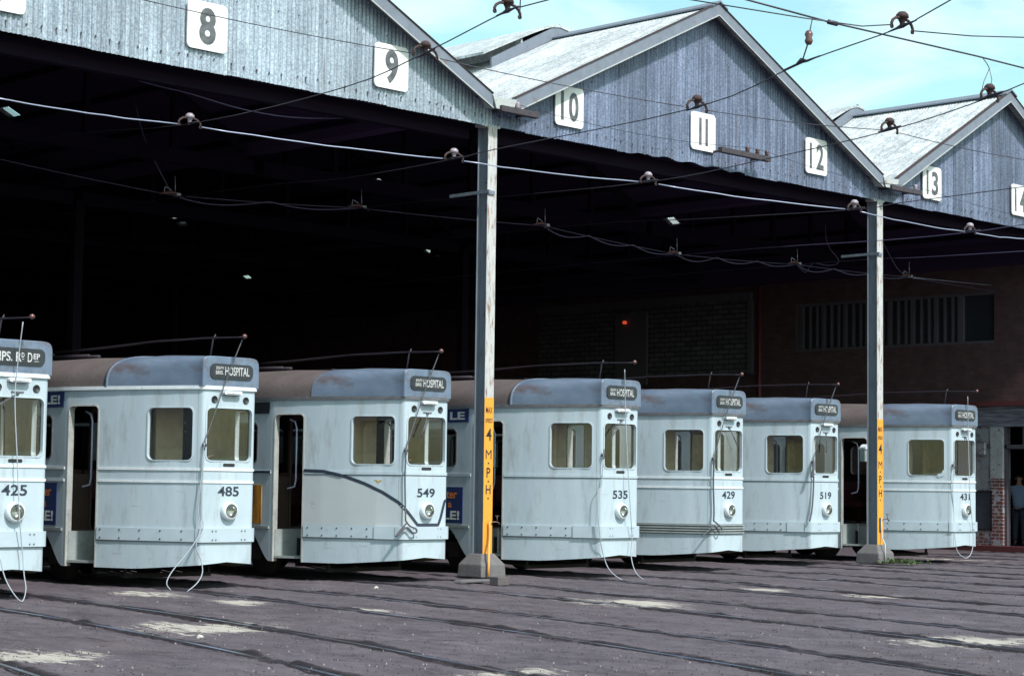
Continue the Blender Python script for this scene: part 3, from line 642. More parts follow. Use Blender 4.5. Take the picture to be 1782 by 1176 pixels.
# ------------------------------------------------------------------ trams
HALF = [(0, -.012), (.25, -.008), (.405, 0), (.435, .010), (.455, .030), (.466, .060), (.63, .42), (.80, .86), (.955, 1.30), (1.085, 1.74), (1.20, 2.22), (1.20, 11.2), (.466, 13.36), (.40, 13.42), (0, 13.43)]
CUM = [0]
for i in range(1, len(HALF)): CUM.append(CUM[-1] + math.dist(HALF[i], HALF[i - 1]))
UT = CUM[5]; UD = CUM[10]; UR = CUM[11]; UM = CUM[-1]
def plan0(u):
    s = 1 if u > 0 else -1; w_ = min(abs(u), UM)
    for i in range(1, len(CUM)):
        if w_ <= CUM[i]:
            t = (w_ - CUM[i - 1]) / (CUM[i] - CUM[i - 1]); x = HALF[i - 1][0] + (HALF[i][0] - HALF[i - 1][0]) * t; y = HALF[i - 1][1] + (HALF[i][1] - HALF[i - 1][1]) * t
            return Vector((s * x, y))
    return Vector((0, HALF[-1][1]))
def plan(u, off=0.0):
    e = .004; d = plan0(u + e) - plan0(u - e); d.normalize(); p = plan0(u)
    return Vector((p.x + d.y * off, p.y - d.x * off))
def PZ(u, z, off=0): p = plan(u, off); return (p.x, p.y, z)
def zbot(u):
    w_ = abs(u)
    if w_ < 1.6: return .25 + .11 * max(0, 1 - w_ / 1.5) ** 1.1
    if w_ < UD + .04: return .25
    t = min(1, (w_ - UD - .04) / .58)
    if w_ < UR - .62: return .25 + .52 * (t * t * (3 - 2 * t)) ** .8
    return .77 if w_ < UR - .0 else .4
HOLES = [(-.385, .385, 1.76, 2.48, .075)]
for s in (-1, 1):
    HOLES += [tuple(sorted((s * (UT + .10), s * (UT + .82)))) + (1.76, 2.48, .075)]
    HOLES += [tuple(sorted((s * 2.185, s * 2.735))) + (-1, 2.51, .07)]
    for k in range(7):
        u0 = UD + .38 + k * 1.15; HOLES += [tuple(sorted((s * u0, s * (u0 + .99)))) + (1.78, 2.38, .08)]
def shell(off, ranges, flip=False):
    mb = MB(); mb.weld = True
    ub = set()
    for c in CUM: ub |= {c, -c}
    for h in HOLES: ub |= {h[0], h[1]}
    for k in range(-9, 10): ub.add(k * .17)
    for s in (-1, 1):
        for k in range(14): ub.add(s * (UD + .05 * k)); ub.add(s * (UR - .62 + .05 * k))
    ub = sorted(ub); ub = [u for i, u in enumerate(ub) if i == 0 or u - ub[i - 1] > 1e-4]
    zb = [0, .82, 1.76, 1.78, 2.38, 2.48, 2.51, 2.77]
    for i in range(len(ub) - 1):
        um = (ub[i] + ub[i + 1]) / 2
        if not any(a <= abs(um) <= b for a, b in ranges): continue
        for j in range(len(zb) - 1):
            z0, z1 = zb[j], zb[j + 1]; zm = (z0 + z1) / 2
            if any(h[0] < um < h[1] and h[2] < zm < h[3] for h in HOLES): continue
            q = []
            for u, top in ((ub[i], 0), (ub[i + 1], 0), (ub[i + 1], 1), (ub[i], 1)):
                z = zb[j + top] if (j + top) > 0 else zbot(u); q.append(PZ(u, z, off))
            mb.add(q, [(0, 1, 2, 3)])
    for h in HOLES:
        um = (h[0] + h[1]) / 2
        if not any(a <= abs(um) <= b for a, b in ranges): continue
        r = h[4]
        for (cu, cz, a0) in ((h[1], h[3], 0), (h[0], h[3], 90), (h[0], h[2], 180), (h[1], h[2], 270)):
            if cz < 0: continue
            ox = cu + (-r if a0 in (0, 270) else r); oz = cz + (-r if a0 in (0, 90) else r)
            arc = [(ox + r * math.cos(R(a0 + 90 * k / 5)), oz + r * math.sin(R(a0 + 90 * k / 5))) for k in range(6)]
            pts = [PZ(cu, cz, off)] + [PZ(u, z, off) for u, z in arc]
            mb.add(pts, [(0, k, k + 1) for k in range(1, 6)])
    return mb
def hole_loop(h, grow=0.0, n=5):
    r = h[4] + grow; u0, u1, z0, z1 = h[0] - grow, h[1] + grow, h[2] - grow, h[3] + grow
    if h[2] < 0:
        P = [(u1, zbot(h[1]) + .0)] + [(u1 - r + r * math.cos(R(90 * k / n)), z1 - r + r * math.sin(R(90 * k / n))) for k in range(n + 1)]
        P += [(u0 + r + r * math.cos(R(90 + 90 * k / n)), z1 - r + r * math.sin(R(90 + 90 * k / n))) for k in range(n + 1)] + [(u0, zbot(h[0]) + .0)]
        return P, False
    return rrect(u0, u1, z0, z1, r, n), True
def frame_mb(h, depth, lip):
    mb = MB(); loops = []
    for g_, off in ((lip, .001), (lip, .009), (0, .011), (0, -depth)):
        P, closed = hole_loop(h, g_); loops.append([PZ(u, z, off) for u, z in P])
    n = len(loops[0]); v = [p for l in loops for p in l]
    m_ = n if closed else n - 1
    mb.add(v, [(q * n + k, q * n + (k + 1) % n, (q + 1) * n + (k + 1) % n, (q + 1) * n + k) for q in range(3) for k in range(m_)], 0, False)
    return mb
def pane_mb(h):
    mb = MB(); P, _ = hole_loop(h, 0); v = [PZ(u, z, -.035) for u, z in P]; mb.add(v, [tuple(range(len(v)))]); return mb
def sweep(u0, u1, z0, z1, o0, o1, mb=None, mi=0, slope=0):
    mb = mb or MB(); mb.weld = True; us = sorted({u0, u1} | {c for c in CUM if u0 < c < u1} | {-c for c in CUM if u0 < -c < u1} | {(u0 + (u1 - u0) * k / 8) for k in range(9)})
    v = []
    for u in us:
        v += [PZ(u, z0, o0), PZ(u, z0, o1), PZ(u, z1, o1), PZ(u, z1, o0)]
    f = [(i * 4 + k, i * 4 + (k + 1) % 4, i * 4 + 4 + (k + 1) % 4, i * 4 + 4 + k) for i in range(len(us) - 1) for k in range(4)]
    n = len(us) - 1; f += [(0, 1, 2, 3), (n * 4 + 3, n * 4 + 2, n * 4 + 1, n * 4)]
    mb.add(v, f, mi); return mb
def halfw(y):
    for i in range(1, len(HALF)):
        if HALF[i][1] >= y and HALF[i][1] > HALF[i - 1][1]:
            t = (y - HALF[i - 1][1]) / (HALF[i][1] - HALF[i - 1][1]); return HALF[i - 1][0] + (HALF[i][0] - HALF[i - 1][0]) * t
    return .4
def roof_section(y, grow=0.0):
    yy = min(max(y, .05), 13.3); e = min(yy, 13.42 - yy)
    w_ = halfw(yy) + .012 + grow; t = min(1, e / 2.6); n = 7.5 * (1 - t) ** 3.0 + 2.45
    z0 = 2.775; zc = 3.185 + .035 * min(1, e / .8) + .05 * min(1, max(0, e - 1.2) / 1.5) + grow; pts = []
    for k in range(25):
        a = math.pi * k / 24; c, s = math.cos(a), math.sin(a)
        x = w_ * math.copysign(abs(c) ** (2 / n), c); z = z0 + (zc - z0) * abs(s) ** (2 / n)
        pts.append((x, y, z))
    return pts
def roof_mb(y0, y1, grow, capf=False, capb=False, nn=16):
    mb = MB(); v = []; ys = [y0 + (y1 - y0) * k / nn for k in range(nn + 1)]
    for y in ys: v += roof_section(y, grow)
    mb.add(v, [(i * 25 + k, i * 25 + k + 1, i * 25 + 26 + k, i * 25 + 25 + k) for i in range(nn) for k in range(24)], 0, True)
    if capf:
        s_ = roof_section(y0, grow); s2 = [(x * .985, y0 - .012, 2.775 + (z - 2.775) * .97) for x, _, z in s_]
        mb.add(s_ + s2, [(k, k + 1, k + 26, k + 25) for k in range(24)], 0, True); mb.add(s2, [tuple(range(25))])
    if capb: mb.add(roof_section(y1, grow), [tuple(range(25))])
    return mb
def rim_mb(y):
    mb = MB(); v = []
    for dy, g_ in ((-.03, .012), (-.02, .022), (.015, .022), (.02, .0)): v += roof_section(y + dy, g_)
    mb.add(v, [(i * 25 + k, i * 25 + k + 1, i * 25 + 26 + k, i * 25 + 25 + k) for i in range(3) for k in range(24)], 0, True); return mb

FR = [(0, 25)]
def tram(num, dest, Xt, Yf, o):
    root = thing('tram', o['label'], 'tram', (Xt, Yf, 0), 'silver white trams standing in the shed openings')
    L3 = Vector((Xt, Yf, 0)); four = num[0] == '4'
    def part(name, mb, mats, key=None, parent=root, label=None, bevel=0): return obj(name, mb, mats, parent, key, bevel, label)
    body = part('body_shell', lambda: shell(0, FR), 'tram_white', 'shell')
    part('inner_lining', lambda: shell(-.05, [(0, UD)]), 'lining', 'lin')
    part('saloon_lining', lambda: shell(-.05, [(UD, 25)]), 'saloon', 'sal')
    for i, h in enumerate(HOLES):
        if h[2] < 0:
            part('door_frame', lambda h=h: frame_mb(h, .10, .022), 'jamb', f'df{i}')
            continue
        fm = part('window_frame', lambda h=h: frame_mb(h, .05, .02), 'tram_white' if abs(h[0] + h[1]) / 2 < UD else 'darktrim', f'wf{i}')
        part('window_pane', lambda h=h: pane_mb(h), 'glass', f'wp{i}', fm)
    # roof
    part('roof', lambda: roof_mb(1.5, 13.43, 0, capb=True, nn=30), 'roof', 'roof')
    cw = part('roof_cowl', lambda: roof_mb(-.01, 1.5, .012, capf=True), 'cowl', 'cowl')
    if num in ('425', '485', '535'): part('cowl_rim', lambda: rim_mb(1.5), 'cowl', 'rim', cw)
    part('gutter', lambda: sweep(-UR, UR, 2.735, 2.785, -.005, .030), 'trim' if o.get('whitegutter') else 'darktrim', 'gut' + str(bool(o.get('whitegutter'))))
    # destination box
    def dest_mb():
        mb = MB(); mb.prism(rrect(-.365, .365, 2.885, 3.095, .075), 1, -.040, -.02); return mb
    db = part('destination_box', dest_mb, 'blind', 'dest')
    def blind():
        mb = MB(); mb.prism(rrect(-.335, .335, 2.91, 3.07, .055), 1, -.044, -.0405); return mb
    part('blind', blind, 'blind', 'blind', root)
    if dest == 'H':
        mb = text_mb('HOSPITAL', .12, face_front(.085, -.0445, 2.99), .42, bold=.012); text_mb('SOUTH', .042, face_front(-.215, -.0445, 3.028), .13, bold=.02, mb=mb); text_mb('BRIS.', .05, face_front(-.22, -.0445, 2.965), .13, bold=.02, mb=mb)
    else:
        mb = text_mb('IPS. R', .12, face_front(-.13, -.0445, 2.985), .31, bold=.02); text_mb('D', .06, face_front(.045, -.0445, 3.01), .04, bold=.02, mb=mb)
        text_mb('D', .12, face_front(.145, -.0445, 2.985), .065, bold=.012, mb=mb); text_mb('EP', .07, face_front(.24, -.0445, 3.0), .09, bold=.02, mb=mb)
        mb.box(.03, .06, -.0475, -.045, 2.955, 2.962); mb.box(.205, .275, -.0475, -.045, 2.935, 2.942)
    bl = part('blind_lettering', mb, 'blindtext', 'bl' + dest, db); bl.location.z = {'485': .008, '535': -.006, '429': -.004, '519': .006}.get(num, 0); bl.location.x = {'549': .006, '535': -.012, '519': .008, '431': -.006}.get(num, 0)
    # belt rails
    def belts(z0, z1): return lambda: sweep(-2.16, 2.16, z0, z1, -.004, .014, sweep(UD + .02, UR, z0, z1, -.004, .014, sweep(-UR, -UD - .02, z0, z1, -.004, .014)))
    if four:
        part('belt_rail', belts(1.615, 1.65), 'trim', 'b1'); part('belt_rail', belts(1.445, 1.478), 'trim', 'b2')
    else: part('belt_rail', belts(1.60, 1.645), 'tram_white', 'b3')
    if num in ('549', '535', '519'):
        part('belt_line', lambda: sweep(-2.16, 2.16, 1.588, 1.598, -.004, .006), 'darktrim', 'b4')
    # guard plate
    if o.get('ribs'):
        def ribs():
            mb = MB()
            for z in (.655, .70, .745, .79):
                for a_, b_ in ((-2.15, 2.15),):
                    sweep(a_, b_, z, z + .022, -.004, .035, mb)
            return mb
        part('guard_rib_row', ribs, 'step', 'ribs'); part('guard_backing', lambda: sweep(-2.14, 2.14, .64, .82, -.004, .006), 'darktrim', 'ribb')
    else:
        def plate():
            mb = sweep(-.55, .55, .635, .825, .0, .045) if not four else sweep(-.5, .5, .635, .825, .0, .035)
            sweep(.5 if four else .9, 2.15, .64, .815, .0, .022, mb); sweep(-2.15, -.5 if four else -.9, .64, .815, .0, .022, mb)
            if not four: sweep(-.9, -.55, .635, .825, .0, .035, mb); sweep(.55, .9, .635, .825, .0, .035, mb)
            sweep(-2.15, 2.15, .628, .640, .0, .018, mb, 1)
            for s in (-1, 1):
                for k in range(5):
                    for z in (.785, .672):
                        u = s * (1.02 + k * .26 if not four else .72 + k * .34); x, y, _ = PZ(u, 0, .022)
                        mb.lathe([(0, .012), (.008, .010), (.013, 0), (.013, -.01)], (x, y, z), 'x' if False else '-y', 6, 1)
            for xx in (-.28, -.22, .22, .28):
                for z in (.79, .67): mb.lathe([(0, .008), (.008, .006), (.011, 0)], (xx, -.05, z), '-y', 6, 1)
            return mb
        part('guard_plate', plate, ['skirt', 'darktrim'], 'plate' + str(four))
    # front details
    def hl():
        mb = MB(); c = (0, -.01, 1.065)
        mb.lathe([(.125, 0), (.132, .03), (.128, .065), (.112, .085), (.098, .088)], c, '-y', 28); return mb
    h_ = part('headlight', hl, 'trim', 'hl')
    def hl2():
        mb = MB(); mb.lathe([(.098, .086), (.093, .05), (.07, .02), (.03, .005), (0, .002)], (0, -.01, 1.065), '-y', 28); return mb
    part('reflector', hl2, 'lens', 'hl2', h_)
    def hl3():
        mb = MB(); mb.lathe([(.098, .084), (.07, .092), (.035, .097), (0, .099)], (0, -.01, 1.065), '-y', 28); return mb
    part('lens', hl3, 'glass', 'hl3', h_)
    part('fleet_number', text_mb(num, .135, face_front(.0, -.0135, 1.335), .36, bold=.018), 'numeral')
    def vent1(sx): return lambda: (lambda mb: (mb.lathe([(0, .003), (.036, .003), (.042, .012), (.05, .010), (.05, 0)], (sx, -.008, 2.60), '-y', 16), mb)[1])(MB())
    for sx in (-.27, .27): part('vent', vent1(sx), 'black', f'v{sx}')
    def lamp():
        mb = MB(); mb.prism([(-.14, 2.672), (.14, 2.672), (.155, 2.70), (.14, 2.722), (-.14, 2.722), (-.155, 2.70)], 1, -.085, -.005); mb.box(-.11, .11, -.095, -.085, 2.685, 2.70); return mb
    part('marker_lamp', lamp, 'trim', 'lamp'); 
    def lampd():
        mb = MB(); mb.box(-.13, .13, -.09, -.01, 2.662, 2.671); return mb
    part('lamp_base', lampd, 'darktrim', 'lampd')
    def slot():
        mb = MB(); mb.prism(rrect(-.10, .10, 1.675, 1.72, .02), 1, -.016, -.005); return mb
    part('vent_slot', slot, 'black', 'slot')
    if o.get('wiper'):
        a_, l_ = o['wiper']; mb = MB(); mb.tube([(0, -.03, 2.535), (l_ * math.sin(a_), -.05, 2.535 - l_ * math.cos(a_))], .007, 5); e = (l_ * math.sin(a_), 2.535 - l_ * math.cos(a_))
        mb.tube([(e[0] * .55, -.055, 2.535 + (e[1] - 2.535) * .55), (e[0] * 1.35, -.05, 2.535 + (e[1] - 2.535) * 1.35)], .009, 5); mb.lathe([(0, .035), (.022, .03), (.028, 0)], (0, -.005, 2.535), '-y', 10)
        mb.box(-.09, .09, -.025, -.012, 2.545, 2.556)
        part('wiper', mb, 'ropedark')
    # cab and doorway inside
    def cab():
        mb = MB(); y = 1.42; w_ = halfw(y) - .05
        mb.box(-.22, .24, y, y + .03, .75, 2.74); mb.box(.70, w_, y, y + .03, .75, 2.74); mb.box(.20, .24, y + .03, y + .5, .75, 2.74)
        mb.box(-.22, .70, y + .001, y + .029, 2.55, 2.74); mb.box(-.235, -.22, y - .01, y + .04, .75, 2.74); mb.box(-.22, .24, y - .008, y, 2.02, 2.035); return mb
    part('cab_partition', cab, 'lining', 'cab')
    def console():
        mb = MB(); mb.box(-.30, -.05, .12, .42, .76, 1.72); mb.tube([(-.18, .27, 1.72), (-.18, .27, 1.80), (-.08, .25, 1.83)], .018); return mb
    part('controller', console, 'saloon', 'ctl')
    def ceil():
        mb = MB(); v = [PZ(u, 2.745, -.05) for u in [c for c in CUM] + [-c for c in CUM[::-1][1:-1]]]; mb.add(v, [tuple(range(len(v)))]); return mb
    part('ceiling', ceil, 'saloon', 'ceil')
    def floor():
        mb = MB(); P = [(-.42, .05), (.42, .05), (.85, 1.4), (.62, 1.45), (.62, 2.15), (1.14, 2.25), (1.14, 11.1), (-1.14, 11.1), (-1.14, 2.25), (-.62, 2.15), (-.62, 1.45), (-.85, 1.4)]
        mb.prism(P, 2, .70, .74); return mb
    part('floor', floor, 'floor', 'floor')
    for s in (-1, 1):
        def step(s=s):
            mb = MB()
            P = [(s * .62, 1.45), (s * .62, 2.16), (s * 1.17, 2.18), (s * .95, 1.50)]
            mb.prism(P, 2, .30, .335)
            mb.prism([(s * .60, 1.46), (s * .62, 1.46), (s * .62, 2.15), (s * .60, 2.15)], 2, .335, .70)
            mb.prism([(s * .62, 2.15), (s * 1.15, 2.17), (s * 1.15, 2.20), (s * .62, 2.18)], 2, .335, .74)
            mb.prism([(s * .62, 1.45), (s * .93, 1.47), (s * .93, 1.44), (s * .62, 1.42)], 2, .335, .74); return mb
        part('step_well', step, 'step', f'step{s}')
        def rail(s=s):
            mb = MB(); mb.tube([(s * 1.02, 2.02, 2.44), (s * .99, 1.93, 2.40), (s * .98, 1.90, 2.3), (s * .98, 1.90, 1.5), (s * .98, 1.93, 1.40), (s * 1.02, 2.05, 1.37)], .014, 8); return mb
        part('hand_rail', rail, 'wirebright', f'hr{s}')
    def bulk():
        mb = MB(); mb.box(.5, 1.13, 2.62, 2.65, .74, 2.72); mb.box(-1.13, -.5, 2.62, 2.65, .74, 1.55); mb.box(-.5, .5, 2.62, 2.65, 2.45, 2.72); mb.box(-.54, -.5, 2.60, 2.66, .74, 2.5); return mb
    part('bulkhead', bulk, 'saloon', 'bulk')
    def seat(s):
        def f():
            mb = MB(); mb.prism([(0, 1.08), (.44, 1.08), (.44, 1.62), (.38, 1.62), (.36, 1.19), (0, 1.18)], 0, min(s * .35, s * 1.1), max(s * .35, s * 1.1)); mb.box(s * .7 - .04, s * .7 + .04, .18, .26, .74, 1.08); return mb
        return f
    for y in (2.85, 3.75, 4.65, 5.55):
        for s in (-1, 1): q = part('seat', seat(s), 'maroon', f'seat{s}'); q.location = (0, y, 0)
    # underframe
    def tr(y0):
        def f():
            mb = MB()
            for s in (-1, 1):
                mb.box(s * .80, s * .90, y0 - .25, y0 + 1.85, .32, .50)
                for yy in (y0, y0 + 1.6): mb.box(s * .78, s * .94, yy - .12, yy + .12, .25, .5)
            mb.box(-.8, .8, y0 + .6, y0 + 1.0, .3, .62)
            for yy in (y0, y0 + 1.6):
                mb.tube([(-.75, yy, .36), (.75, yy, .36)], .06, 10)
                for s in (-1, 1): mb.lathe([(0, -.05), (.36, -.05), (.36, .05), (0, .05)], (s * .73, yy, .36), 'x', 24)
            return mb
        return f
    part('bogie', tr(2.9), 'under', 'bog1'); part('bogie', tr(9.0), 'under', 'bog2')
    def lg():
        mb = MB(); 
        mb.box(-.75, .75, 1.35, 1.42, .10, .16); mb.box(-.75, .75, 2.1, 2.16, .16, .22)
        for k in range(9): x = -.7 + k * .175; mb.prism([(1.4, .12), (2.12, .18), (2.12, .20), (1.4, .14)], 0, x - .02, x + .02)
        for s in (-1, 1): mb.box(s * .7, s * .74, 1.36, 1.40, .12, .6); mb.box(s * .7, s * .74, 2.1, 2.14, .18, .6)
        return mb
    part('lifeguard_tray', lg, 'under', 'lg')
    def uf():
        mb = MB(); mb.box(-.42, .42, .3, 13.1, .55, .69); mb.box(-.9, .9, 5.2, 8.3, .35, .69); mb.box(-.06, .06, .05, .4, .40, .52); mb.box(-1.1, 1.1, 2.4, 11, .62, .69); return mb
    part('underframe', uf, 'under', 'uf')
    # trolley pole stowed under its hook
    tp = part('trolley_pole', lambda: (lambda mb: (mb.tube([(0, 5.0, 3.42), (0, 3.4, 3.44), (0, 1.8, 3.49), (0, .6, 3.49), (0, -.12, 3.47), (0, -.27, 3.465)], .022, 8, rs=[.020, .018, .015, .012, .010, .009]), mb)[1])(MB()), 'pole', 'pole')
    def head():
        mb = MB(); mb.lathe([(0, -.036), (.024, -.028), (.036, 0), (.024, .028), (0, .036)], (0, -.30, 3.475), 'x', 14); return mb
    part('trolley_head', head, 'knob', 'head', tp)
    def base():
        mb = MB(); mb.box(-.22, .22, 3.3, 5.4, 3.19, 3.24); mb.box(-.12, .12, 4.7, 5.2, 3.24, 3.42); mb.tube([(-.09, 3.4, 3.33), (-.09, 4.9, 3.36)], .03); mb.tube([(.09, 3.4, 3.33), (.09, 4.9, 3.36)], .03); mb.box(-.25, .25, 5.6, 6.6, 3.2, 3.27); mb.box(-.3, .3, 1.9, 2.6, 3.215, 3.26); return mb
    part('trolley_base', base, 'pole', 'tbase')
    part('pole_hook', lambda: (lambda mb: (mb.tube([(-.03, .45, 3.18), (.0, .42, 3.46), (.03, .41, 3.53), (.05, .42, 3.48)], .014), mb)[1])(MB()), 'pole', 'hook')
    # rope cleat and rope
    part('rope_cleat', lambda: (lambda mb: (mb.lathe([(0, .06), (.03, .05), (.02, 0)], (-.44, .0, 1.965), '-y', 10), mb.tube([(-.44, -.05, 2.06), (-.45, -.05, 1.9)], .012), mb)[2])(MB()), 'darktrim', 'cleat')
    for pts, r, mt in o.get('ropes', []):
        P = []
        for q in pts:
            if len(q) == 2: P.append(Vector(q))
            else:
                if q[0] == 'p': v = aty(q[1], q[2], Yf + q[3])
                else: v = Vector(q) + L3
                P.append(v - L3)
        # smooth the polyline
        Q = []
        for i in range(len(P) - 1):
            p0, p1, p2, p3 = P[max(i - 1, 0)], P[i], P[i + 1], P[min(i + 2, len(P) - 1)]
            for k in range(5):
                t = k / 5; Q.append(.5 * ((2 * p1) + (p2 - p0) * t + (2 * p0 - 5 * p1 + 4 * p2 - p3) * t * t + (3 * p1 - p0 - 3 * p2 + p3) * t ** 3))
        Q.append(P[-1]); mb = MB(); mb.tube(Q, r, 6); part('rope', mb, mt)
    # adverts on the straight side behind the door
    def side_panel(y0, y1, z0, z1, mt, name, label=None):
        mb = MB(); mb.box(-1.212, -1.2005, y0, y1, z0, z1); return part(name, mb, mt, label=label)
    ad = o.get('ad')
    if ad == 'blue':
        p1 = side_panel(2.30, 5.2, 2.50, 2.72, 'adblue', 'roof_banner')
        txt = o['banner']; part('banner_lettering', text_mb(txt, .13, face_left(-1.212, 2.30 + o['bw'] / 2 + .09, 2.61), o['bw'], bold=.03), 'adwhite', parent=p1)
        p2 = side_panel(2.42, 4.4, .82, 1.42, 'adblue', 'side_advert')
        part('advert_lettering', text_mb('LE!', .15, face_left(-1.212, 2.42 + .26, .95), .38, bold=.03), 'adwhite', parent=p2)
        mb = text_mb('ter', .12, face_left(-1.212, 2.42 + .26, 1.29), .26, bold=.02); text_mb('a', .085, face_left(-1.212, 2.42 + .30, 1.12), .09, bold=.02, mb=mb)
        part('advert_lettering', mb, 'adorange', parent=p2)
    elif ad == 'poster':
        side_panel(2.30, 4.5, 2.53, 2.71, 'blind', 'roof_banner'); side_panel(2.46, 4.0, .82, 1.42, 'poster', 'side_advert')
    for s in (-1, 1):
        mb = MB(); mb.box(s * 1.20, s * 1.225, 2.26, 11.1, .745, .785); part('side_ledge', mb, 'step', f'ledge{s}')
    def seams():
        mb = MB()
        for u in (-UT - .02, UT + .02): sweep(u - .003, u + .003, .4, 2.73, -.004, .0022, mb)
        mb.weld = False; return mb
    part('panel_seam', seams, 'step', 'seams')
    g = random.Random(int(num)); mb = MB()
    for _ in range(9):
        u = -g.uniform(.2, 2.1); z = g.choice((g.uniform(.36, .6), g.uniform(.36, .6), g.uniform(.9, 1.4))); l = g.uniform(.03, .16); sweep(u, u + l, z, z + g.uniform(.003, .008), -.002, .0015, mb)
    mb.weld = False; part('paint_scuff', mb, 'jamb')
    # dark swooping line and cream lower panel
    if o.get('swoop'):
        px = [(530, 818.5), (568, 820), (602, 828), (637, 841), (667, 856), (694, 874), (713, 895), (732, 921), (759, 922), (767, 900), (774, 872)]
        UZ = []
        for a_, b_ in px:
            d = ray(a_, b_)
            v = aty(a_, b_, Yf - .01) - L3
            if v.x < -.44:
                P0 = Vector((Xt - .466, Yf + .06)); e = Vector((-.734, 2.16)); 
                det = d.x * -e.y + e.x * d.y; rx, ry = P0.x - CP.x, P0.y - CP.y
                t = (rx * -e.y + e.x * ry) / det; s_ = (d.x * ry - d.y * rx) / det
                z = (CP + d * t).z; UZ.append((-(UT + s_ * e.length), z))
            else: UZ.append((v.x, v.z))
        UZ = [(-2.16, UZ[0][1])] + UZ[1:] + [(.45, UZ[-1][1] + .02)]
        Q = []
        for i in range(len(UZ) - 1):
            for k in range(6): t = k / 6; Q.append((UZ[i][0] + (UZ[i + 1][0] - UZ[i][0]) * t, UZ[i][1] + (UZ[i + 1][1] - UZ[i][1]) * t))
        Q.append(UZ[-1]); Q = [(u, max(z, .848)) for u, z in Q]; mb = MB(); v = []
        for i, (u, z) in enumerate(Q):
            a_, b_ = Q[max(i - 1, 0)], Q[min(i + 1, len(Q) - 1)]; dx, dz = b_[0] - a_[0], b_[1] - a_[1]; l = math.hypot(dx, dz) or 1; nx, nz = -dz / l * .025, dx / l * .025
            v += [PZ(u - nx, z - nz, .0175 if abs(z - 1.62) < .04 else .006), PZ(u + nx, z + nz, .0175 if abs(z - 1.62) < .04 else .006)]
        mb.add(v, [(2 * i, 2 * i + 1, 2 * i + 3, 2 * i + 2) for i in range(len(Q) - 1)])
        mb.box(-1.216, -1.2145, 2.25, 6, 1.605, 1.64)
        part('swoop_line', mb, 'numeral')
        mb = MB(); v = []; Qs = [q for q in Q if q[0] < -.10]
        for u, z in Qs: v += [PZ(u, .826, .003), PZ(u, min(z, 1.585), .003)]
        mb.add(v, [(2 * i, 2 * i + 1, 2 * i + 3, 2 * i + 2) for i in range(len(Qs) - 1)]); part('lower_panel', mb, 'tram_cream')
        # small gold bird mark
        u0 = -(UT + .36); mb = MB(); P = [(-.07, .03), (-.02, .0), (0, -.03), (.02, -.0), (.075, .02), (.02, .03), (0, .01), (-.02, .03)]
        mb.add([PZ(u0 + a_, 1.49 + b_, .004) for a_, b_ in P], [tuple(range(8))]); part('bird_emblem', mb, 'gold')
    if o.get('broken'):
        mb = MB(); u0 = -(UT + .10); P = [(0.0, 0), (-.0, .13), (-.04, .09), (-.06, .04), (-.12, .035), (-.15, 0), (-.12, -.045), (-.05, -.02), (0, -.01)]
        mb.add([PZ(u0 + a_ + .004, 1.76 + b_, .012) for a_, b_ in P], [tuple(range(len(P)))]); part('torn_corner', mb, 'tram_white')
    return root

def loop(px, near=0.0): return px
cord = lambda: [(0, -.25, 3.43), (-.16, -.14, 2.9), (-.30, -.06, 2.4), (-.455, -.05, 2.0)]
tram('425', 'I', -2.5 * S, -1.04, dict(label='tram numbered 425 with roller blind for a depot, cut by the left edge', whitegutter=1, wiper=(-1.05, .42),
     ropes=[([('p', 40, 560, -.25), ('p', 30, 640, -.12), ('p', 26, 700, -.10), ('p', 30, 800, -.12), ('p', 34, 900, -.14), ('p', 39, 960, -.10), ('p', 42, 1000, -.14), ('p', 45, 1025, -.2), ('p', 38, 1046, -.22), ('p', 22, 1030, -.2), ('p', 8, 1003, -.1), ('p', 0, 970, -.05)], .0075, 'rope')]))
tram('485', 'H', -1.5 * S, -.55, dict(label='tram numbered 485 with a white gutter and twin belt rails, rope looping to the ground', whitegutter=1, ad='blue', banner='LE!', bw=.42,
     ropes=[(cord(), .009, 'ropedark'), ([(-.455, -.05, 2.0), (-.47, -.03, 1.6), (-.50, -.01, 1.1), (-.49, -.05, .8), ('p', 331, 955, -.06), ('p', 300, 993, -.05), ('p', 290, 1014, -.08), ('p', 297, 1026, -.1)], .0075, 'rope'),
            ([(-.45, -.05, 2.0), (-.455, -.03, 1.5), (-.45, -.02, 1.05), (-.45, -.06, .82), ('p', 341, 948, -.06), ('p', 350, 975, -.08), ('p', 352, 997, -.12), ('p', 342, 1015, -.2), ('p', 324, 1030, -.25)], .0075, 'rope')]))
tram('549', 'H', -.5 * S, -.63, dict(label='tram numbered 549 with a dark swooping line and cream lower side panel', ad='poster', swoop=1, wiper=(-.42, .30),
     ropes=[(cord(), .009, 'ropedark'), ([(-.455, -.05, 2.0), (-.46, -.04, 1.6), (-.455, -.05, 1.2), (-.46, -.07, .92)], .013, 'ropedark'),
            ([(-.46, -.07, .92), (-.40, -.10, .84), (-.30, -.12, .80), (-.28, -.12, .75), (-.36, -.12, .74), (-.46, -.10, .82), (-.56, -.07, .74), (-.62, -.03, .68), (-.55, -.06, .78), (-.46, -.09, .88)], .014, 'ropedark')]))
